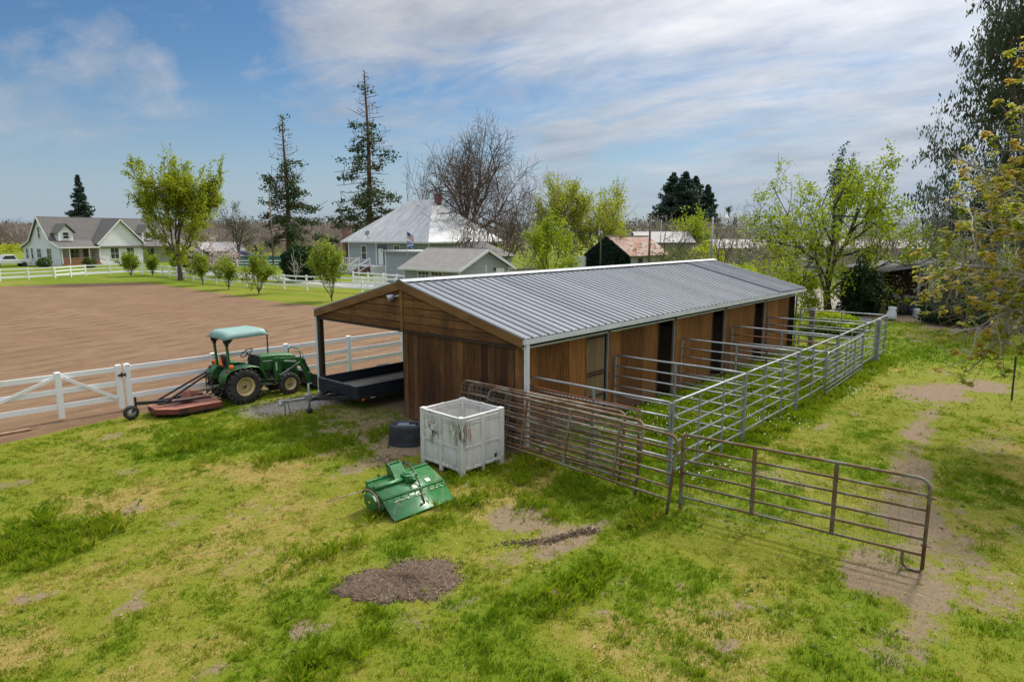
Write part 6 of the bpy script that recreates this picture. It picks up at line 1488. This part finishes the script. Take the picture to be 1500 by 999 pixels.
bush('ivy_bush', 'tall dark ivy mass at the left end of the carport', far(1270,41.5), 1.25, 1.6, lf_dark, 8000, .17, 8, .42, .62)
for k,(px,d,rx,rz_,lf,lb) in enumerate([(1228,33.5,1.5,.55,lf_lime,'bright green low clump beside the stock tank at the far pens'),(1175,60,1.6,1.0,lf_lime,'lime green shrub by the far white fence'),(905,62,1.8,1.1,lf_willow,'loose yellow green shrub at the foot of the ivy shed'),(1085,58,2.0,1.3,lf_lime,'spreading bright shrub just over the barn ridge end'),(1000,70,3.2,2.0,lf_olive,'olive shrub thicket right of the rusty roofed shed'),(1035,74,2.2,2.2,lf_willow,'yellow green thicket left of the yard light'),(720,60,1.4,1.4,lf_dark,'dark shrub in the gap between garage and board fence'),(1415,37,1.8,.7,lf_dark,'dark low brush under the drooping branches at right')]):
    bush('shrub', lb, far(px,d), rx, rz_, lf, 3200, .2, 20+k)
# conifers
def conifer(name, label, loc, seed, H, Rr, tr, leaf, barkm, zb=.12, bare=0., nb=150, dens=30, size=.4, prof=1.0, gap=.0, droop=.25, clump=False, spread=.35, group=None, minr=.02, tipup=.2):
    rng = np.random.default_rng(seed); br = []; n = 12
    zz = np.linspace(-.2, H, n); TP = np.stack([.12*np.sin(zz*.25+seed), .12*np.cos(zz*.2), zz], -1); br.append((TP, tr*np.linspace(1,.12,n), 0))
    FP = []
    for i in range(nb):
        f = zb+(1-zb)*(i+rng.uniform(0,1))/nb; z = f*H; top = f > 1-bare
        pr = (1-((f-zb)/(1-zb))**prof) if not bare else (1-((f-zb)/(1-zb)))**.75
        L = Rr*(pr*(rng.uniform(.55,1.08) if not bare else rng.uniform(.3,1.15))+.04); 
        if top: L = Rr*(.08+.42*(1-(f-(1-bare))/max(bare,.01)))*rng.uniform(.4,1)
        a = i*2.4+rng.uniform(-.5,.5); m = 6; P = [np.array([0,0,z])]; d = np.array([math.cos(a), math.sin(a), rng.uniform(-.05,.3) if not top else .5])
        for k in range(m-1): d = d+np.array([0,0,-droop*.25+(tipup if k > 2 else 0)])+rng.normal(0,.08,3); P.append(P[-1]+d/np.linalg.norm(d)*L/(m-1))
        P = np.array(P); br.append((P, max(tr*.22*(1-f),minr)*np.linspace(1,.35,m), 3))
        for _ in range(2 if top or bare else 0):
            k = rng.integers(1,m-1); dd = rng.normal(0,1,3); dd[2] = abs(dd[2]); q = np.linspace(0,1,4)[:,None]*dd*L*.22+P[k]; br.append((q, minr*np.linspace(1,.4,4), 3))
        if top and rng.uniform() < .93: continue
        if rng.uniform() < gap: continue
        nd = max(3,int(dens*(.35+L/Rr)))
        if clump:
            for c in range(max(2,int(4*L/Rr+1))):
                t_ = rng.uniform(.35,1.05); q = P[0]+(P[-1]-P[0])*t_; k = min(int(t_*(m-1)), m-1); q = P[k]+rng.normal(0,.25,3)*spread*2
                FP.append(q+rng.normal(0,1,(nd,3))*np.array([spread,spread,spread*.62]))
        else:
            t_ = rng.uniform(.15,1.03,nd)*(m-1); k = np.minimum(t_.astype(int), m-2); w_ = (t_-k)[:,None]
            q = P[k]*(1-w_)+P[k+1]*w_; sd_ = np.cross(P[-1]-P[0],[0,0,1]); sd_ /= np.linalg.norm(sd_)+1e-6
            FP.append(q+(sd_*rng.normal(0,1,(nd,1))*spread*(1-.5*t_/(m-1))[:,None]+rng.normal(0,.16,(nd,3))*spread-np.array([0,0,1])*rng.uniform(0,.5,(nd,1))*spread)*min(1,.12+L/Rr*1.0))
    P = np.concatenate(FP); V = leafquads(P, size, rng, .4, .55); lv = np.clip(.45+rng.normal(0,.25,len(P)),0,1)
    tv, tf = tubes(br[:1], .01); bv, bf = tubes(br[1:], minr)
    return plant(name, label, 'tree', loc, [('trunk', quadmesh('trunk', tv, barkm, None, True, tf)), ('branches', quadmesh('branches', bv, barkm, None, True, bf)), ('crown', quadmesh('crown', V, leaf, {'lv': np.repeat(lv,4)}))], group)
d = 132; conifer('conifer_tree', 'tall ragged conifer with bare dead top, left of the taller one', far(423,d), 5, high(172,d), 7.6, .62, lf_conif, bk_red, .12, .30, 105, 34, .55, 1, .28, .45, True, .55, minr=.04)
d = 112; conifer('conifer_tree', 'tallest ragged conifer with bare dead top behind the hip roofed house', far(543,d), 9, high(104,d), 7.6, .60, lf_conif, bk_red, .14, .25, 120, 32, .50, 1, .28, .4, True, .50, minr=.035)
d = 135; conifer('spruce_tree', 'dark pointed spruce rising behind the white farmhouse', far(122,d), 12, high(257,d), 4.2, .3, lf_blue, bk_dark, .08, 0, 130, 80, .55, 1.35, .03, .3, False, .9, minr=.03)
gg_ = 'dark redwoods in the distance'
for k,(px,d,top,rr,lb) in enumerate([(984,205,254,6.0,'dark redwood at the left of the distant clump'),(1001,200,252,6.2,'redwood in the middle of the distant clump, tallest'),(1016,208,258,4.6,'narrow redwood third in the distant clump'),(1034,206,271,3.8,'separate small redwood right of the distant clump')]):
    conifer('redwood_tree', lb, far(px,d), 30+k, high(top,d), rr*1.45, .5, lf_blue, bk_dark, .05, 0, 140, 100, .85, 2.0, .02, .2, False, 1.5, gg_, .05)
conifer('redwood_tree', 'little dark conifer beyond the long pale shed', far(1076,190), 36, high(319,190), 3.0, .3, lf_blue, bk_dark, .1, 0, 70, 40, .7, 1.2, .02, .2, False, .8, gg_, .05)
# palm far away
d = 210; p = far(1066,d); h_ = high(304,d); o = thing('palm_tree', 'tiny slender palm on the skyline right of the redwoods', 'palm', p); b = MB(); b.tube([(0,0,0),(.2,0,h_*.5),(0,0,h_)],[.3,.22,.2],8); b.build('trunk', bk_dark, o); b = MB()
for k in range(34):
    a = k*2.4; e = .9-1.9*(k%7)/7; L = 1.9; P = [Vector((0,0,h_))]
    for i in range(1,5): P.append(P[-1]+Vector((math.cos(a)*math.cos(e-.35*i),math.sin(a)*math.cos(e-.35*i),math.sin(e-.35*i)))*L/4)
    s = Vector((-math.sin(a),math.cos(a),0))
    for i in range(4): b.raw([P[i]-s*.16,P[i]+s*.16,P[i+1]+s*.14,P[i+1]-s*.14],[(0,1,2,3)])
b.build('fronds', lf_dark, o, fix=False)
# large bare trees behind the house
d = 92; tree('bare_tree', 'large spreading leafless tree behind the hip roofed house', far(685,d), 71, high(198,d), 8.8, .46, 4.2, 9, (8,8,7,6), bk_brown, None, minr=.019, pct=(97.5,90), up=.04, el=(25,75), wig=.28)
d = 100; tree('bare_tree', 'thin leafless tree leaning out left of the big bare one over the metal roof', far(648,d), 72, high(222,d), 6.2, .22, 5, 5, (6,6,5), bk_brown, None, minr=.024, up=.2, el=(20,55), lean=(-.25,.3))
d = 70; tree('bare_tree', 'rust brown twiggy leafless tree in front of the large bare one, beside the garage', far(730,d), 73, high(258,d), 5.8, .20, 1.5, 8, (6,6,6,5), bk_brown, None, minr=.013, up=.02, el=(30,75), wig=.3)
d = 63; tree('bare_tree', 'low gnarled leafless tree with lichen pale limbs over the garage roof', far(672,d), 74, high(322,d), 3.4, .26, 1.8, 6, (5,5,4), bk_brown, None, minr=.014, up=.0, el=(35,80), wig=.35)
# yellow green trees in the middle
d = 62; tree('willow_tree', 'fresh lime willow shrub tree right of the garage', far(806,d), 81, high(316,d), 2.9, .12, .9, 7, (6,6,5), bk_brown, lf_lime, (2,3), 12, .18, .18, .010, up=.24, el=(15,50))
d = 88; tree('willow_tree', 'tall yellow green willow with bare pale twigs on top, left one of the pair', far(838,d), 82, high(257,d), 5.4, .3, 2.0, 7, (6,6,5,3), bk_grey, lf_willow, (3,), 14, .28, .3, .016, up=.35, el=(14,48))
d = 90; tree('willow_tree', 'broad yellow green willow with bare pale twigs, right one of the pair', far(885,d), 83, high(266,d), 6.0, .3, 2.0, 7, (6,6,5,3), bk_grey, lf_willow, (3,), 13, .28, .34, .016, up=.3, el=(16,52))
d = 135; tree('round_tree', 'small round bright green tree below the redwoods', far(1016,d), 84, high(308,d), 4.6, .25, 1.5, 6, (5,5,4), bk_brown, lf_lime, (2,3), 8, .5, .45, .02, up=.3)
d = 96; tree('bare_tree', 'dark bare tree in front of the short pale shed', far(983,d), 85, high(318,d), 3.6, .22, 1.8, 5, (4,4,4), bk_dark, None, minr=.02, up=.1)
d = 72; tree('bare_tree', 'greyish bare tree right of the yard light', far(1060,d), 86, high(330,d), 2.6, .14, 1.3, 5, (5,5,4), bk_brown, None, minr=.016, up=.1)
d = 85; tree('deciduous_tree', 'airy half leafed tree between the two big trees on the left', far(346,d+20), 87, high(296,d+20), 4.6, .2, 2.0, 6, (5,5,4,3), bk_dark, lf_olive, (4,), 2, .2, .2, .018, up=.25)
# main tree by the far end of the barn: dark trunk, fresh leaves
p = at(1213, 456); tree('deciduous_tree', 'dark trunked tree in bright new leaf at the far end of the barn', (p.x,p.y,0), 96, high(236,43.8), 6.6, .25, 1.3, 5, (6,6,5,4), bk_dark, lf_lime, (3,4), 8, .20, .17, .009, up=.06, el=(28,72), wig=.30, lean=(-.10,.12), leafkw=dict(keep=lambda P: ((P @ np.array([RT.x,RT.y,0])) > -4.2+1.8*np.sin(P[:,2]*2))))
d = 48; tree('bare_tree', 'sparse grey bare tree behind the right end of the leafy one', far(1345,d), 92, high(268,d), 3.0, .12, 1.5, 5, (5,5,4), bk_grey, lf_olive, (3,), 1, .14, .2, .010, up=.35, el=(12,45))
d = 120; tree('tall_tree', 'dark narrow evergreen top showing above the leafy tree', far(1228,d), 93, high(221,d), 2.8, .3, 5, 5, (5,5,4), bk_dark, lf_euc, (2,3), 9, .45, .4, .02, up=.5, el=(10,40))
d = 34; tree('bare_tree', 'twiggy leafless shrub tree in front of the carport under the amber tree', far(1425,d), 97, 4.4, 2.7, .08, .6, 6, (6,6,5), bk_brown, lf_olive, (3,), 1, .12, .2, .008, up=.1, el=(25,75), stems=2)
d = 30; tree('bare_tree', 'tangled brown brush tree at the right edge behind the steel post', far(1492,d), 98, 4.8, 2.6, .08, .6, 6, (6,6,5), bk_grey, lf_olive, (3,), 2, .12, .2, .008, up=.1, el=(25,75), stems=2)
d = 52; tree('bare_tree', 'brown twiggy tree behind the dark ivy mass', far(1290,d), 99, 6.2, 3.2, .12, 1.2, 6, (6,6,5), bk_brown, None, minr=.012, up=.15, el=(20,65))
bush('shrub', 'dark evergreen shrub at the right end of the carport', far(1445,44), 2.2, 1.7, lf_dark, 5000, .2, 33)
# eucalyptus at the right edge
d = 47; tree('eucalyptus_tree', 'tall dark eucalyptus with drooping leaves at the upper right', far(1505,d), 94, high(-70,d), 7.6, .42, 8.5, 8, (6,6,5,4), bk_brown, lf_euc, (3,4), 10, .34, .26, .014, up=.12, el=(25,75), leafkw=dict(hang=.16, asp=.34))
d = 56; tree('eucalyptus_tree', 'lower grey green eucalyptus crown behind the amber tree', far(1455,d), 95, high(215,d), 4.6, .25, 3.0, 6, (6,6,5), bk_brown, lf_euc, (2,3), 18, .36, .25, .016, up=.1, leafkw=dict(hang=.2, asp=.34))
# near tree at the right edge: pale limbs reaching in, amber new leaves
rng = np.random.default_rng(101); base = far(1640, 15.5); br = []
def limb(P0, P1, r0, r1, sag, n=9):
    P0, P1 = np.array(P0), np.array(P1); f = np.linspace(0,1,n)[:,None]; P = P0*(1-f)+P1*f; P = P+rng.normal(0,.05,P.shape)*np.minimum(f,1-f)*6*.35; P[:,2] += sag*np.sin(f[:,0]*math.pi); return P, np.linspace(r0,r1,n)
def px3(px, py, d):
    q = far(px, d); return np.array([q.x-base.x, q.y-base.y, high(py, d)])
trk, trr = limb((0,0,-.2), px3(1625,420,15.6), .22, .17, 0, 7); br.append((trk, trr, 0)); fork_ = trk[-1]
fork2 = trk[4]
targets = [(1395,235,15.5,.07,.5,fork_),(1380,300,14.5,.06,.5,fork_),(1440,150,16.5,.07,.4,fork_),(1400,345,16.8,.06,.5,fork_),(1385,395,15.2,.065,.7,fork2),(1350,410,17.5,.05,.8,fork2),(1405,450,16.2,.05,.7,fork2),(1420,500,14.8,.05,.8,fork2),(1440,545,15.8,.045,.9,fork2),(1480,60,17.5,.07,.3,fork_),(1505,330,13.6,.06,.5,fork_),(1475,470,16.8,.05,.6,fork2),(1400,270,18.5,.055,.4,fork_),(1465,400,13.8,.055,.5,fork2),(1450,300,17.8,.055,.4,fork_),(1560,180,15.5,.08,.3,fork_),(1700,200,16,.08,.3,fork_),(1750,400,15,.08,.4,fork_),(1640,60,15.5,.09,.2,fork_)]
twigs = []
for px,py,d,r0,sag,f0 in targets:
    P, rr_ = limb(f0, px3(px,py,d), r0, .012, sag); br.append((P, rr_, 1))
    for k in range(22):
        i = rng.integers(2, len(P)-1); dr = (P[i+1]-P[i-1]); dr /= np.linalg.norm(dr); o_ = rng.normal(size=3); nd = dr*.8+o_*.55+np.array([0,0,.12]); nd /= np.linalg.norm(nd); L = rng.uniform(.35,1.1)
        Q = [P[i]]; dd = nd
        for _ in range(4): dd = dd+rng.normal(0,.16,3)+np.array([0,0,-.04]); dd /= np.linalg.norm(dd); Q.append(Q[-1]+dd*L/4)
        Q = np.array(Q); br.append((Q, np.linspace(.017,.006,5), 2))
        for _ in range(3):
            j = rng.integers(1,5); nd2 = rng.normal(size=3)*.8+(Q[-1]-Q[0])/L; nd2 /= np.linalg.norm(nd2); L2 = rng.uniform(.15,.5)
            Q2 = Q[j]+np.linspace(0,1,4)[:,None]*nd2*L2+rng.normal(0,.015,(4,3)); br.append((Q2, np.linspace(.007,.004,4), 3)); twigs.append(Q2[-1]); 
        twigs.append(Q[-1])
    twigs.append(P[-1])
tw = np.array(twigs); pk = tw[rng.uniform(size=len(tw)) < .5]
# umbrella clusters of pointed leaflets
VV = []; LV = []
for q in pk:
    nl_ = rng.integers(4,9); tone = rng.uniform(0,1)**1.2
    for _ in range(nl_):
        c_ = q+rng.normal(0,.045,3); nn = rng.integers(5,8)
        for k in range(nn):
            a = k/nn*6.28+rng.uniform(-.3,.3); L = rng.uniform(.06,.115); dv = np.array([math.cos(a),math.sin(a),-.55+rng.normal(0,.2)]); s = np.array([-math.sin(a),math.cos(a),rng.normal(0,.3)])*L*.28
            VV.append([c_, c_+dv*L*.55+s, c_+dv*L, c_+dv*L*.55-s]); LV += [np.clip(tone+rng.normal(0,.15),0,1)]*4
tv, tf = tubes([b for b in br if b[2] <= 1], .004); bv, bf = tubes([b for b in br if b[2] > 1], .004)
plant('amber_leafed_tree', 'tree with pale limbs and amber new leaves reaching in from the right edge', 'tree', base, [('trunk', quadmesh('trunk', tv, bk_grey, None, True, tf)), ('branches', quadmesh('branches', bv, bark('pale_twig', (.30,.27,.24), (.46,.43,.39)), None, True, bf)), ('crown', quadmesh('crown', np.array(VV), lf_amber, {'lv': LV}))])

# ------------------------------------------------------------------ far woods: bare orchard and tree lines that read as masses
def mass(name, cells, twig, leaf, seed, size, per, name2=None):
    """cells: (px0, px1, dist, top row low, top row high, count)"""
    rng = np.random.default_rng(seed); VV = []; LV = []
    for px0, px1, d0, t0, t1, n in cells:
        for k in range(n):
            px = px0+(px1-px0)*(k+rng.uniform(-.4,1.4))/n; d = d0*rng.uniform(.9,1.15); p = far(px, d); h = max(2.5, high(rng.uniform(min(t0,t1),max(t0,t1)), d)); Rr = h*rng.uniform(.32,.55); m = per
            u = rng.normal(size=(m,3)); u /= np.linalg.norm(u,axis=1,keepdims=True); r = rng.uniform(.25,1,(m,1))**.5
            lob = 1+.25*np.sin(u[:,:1]*4+k)*np.cos(u[:,1:2]*5+k*2)
            P = u*r*lob*np.array([Rr,Rr,h*.46])+np.array([p.x,p.y,h*.54])
            if leaf: V = leafquads(P, size*d0/100, rng, .2, .7)
            else:
                a = u*np.array([.6,.6,1])+rng.normal(0,.5,(m,3))+np.array([0,0,.5]); a /= np.linalg.norm(a,axis=1,keepdims=True); L = size*d0/100*rng.uniform(.6,1.5,(m,1))*3
                s = np.cross(a, rng.normal(size=(m,3))); s /= np.linalg.norm(s,axis=1,keepdims=True); s *= size*d0/100*.13
                V = np.stack([P-s, P+s, P+a*L+s*.4, P+a*L-s*.4], 1)
                tr_ = np.array([p.x,p.y,0]); tv_ = []
                for _ in range(1): w_ = .0007*d0; tv_.append([tr_+np.array([-w_,w_,0]), tr_+np.array([w_,-w_,0]), tr_+np.array([w_*.7,-w_*.7,h*.6])+rng.normal(0,.3,3), tr_+np.array([-w_*.7,w_*.7,h*.6])])
                V = np.concatenate([V, np.array(tv_)])
            VV.append(V); LV.append(np.repeat(np.clip(rng.uniform(.2,.8)+rng.normal(0,.2,len(V)),0,1),4))
    VV = np.concatenate(VV); o = put(name, quadmesh(name, VV, twig if not leaf else leaf, {'lv': np.concatenate(LV)})); tag(o, kind='stuff'); return o
tw_brown = leafmat('orchard_twigs', ((.18,.14,.12),(.25,.20,.175),(.33,.275,.24)), .2)
tw_grey = leafmat('grey_twigs', ((.16,.13,.105),(.25,.205,.17),(.34,.29,.25)), .2)
mass('bare_orchard', [(-80,60,330,333,329,40),(-80,60,260,337,333,40),(60,330,300,336,328,60),(290,520,240,332,322,60),(290,520,200,342,334,50),(290,500,165,350,342,34)], tw_brown, None, 1, .30, 130)
mass('far_tree_line', [(-100,420,420,329,321,60),(300,760,330,326,312,50)], None, leafmat('far_green', ((.03,.045,.03),(.055,.075,.045),(.09,.11,.065)), .1), 2, .42, 90)
mass('bare_thicket', [(560,800,150,338,318,26),(900,1100,170,335,318,30),(1060,1420,120,338,296,26),(1080,1420,85,362,318,22),(1120,1460,62,388,345,16),(1380,1560,55,370,300,14)], tw_grey, None, 3, .28, 170)
mass('mixed_wood', [(880,1140,190,330,314,26),(1100,1520,150,335,296,34),(1080,1400,95,370,330,16),(740,900,120,340,322,12)], None, leafmat('mixed_green', ((.06,.075,.03),(.12,.14,.045),(.2,.21,.07)), .15), 4, .38, 130)
mass('undergrowth', [(1120,1480,75,382,362,40),(930,1140,88,362,350,34),(1300,1560,44,405,380,22)], None, lf_olive, 5, .30, 110)
mass('meadow_brush', [(-60,50,190,362,356,30),(300,470,170,364,358,20)], None, lf_willow, 6, .30, 60)
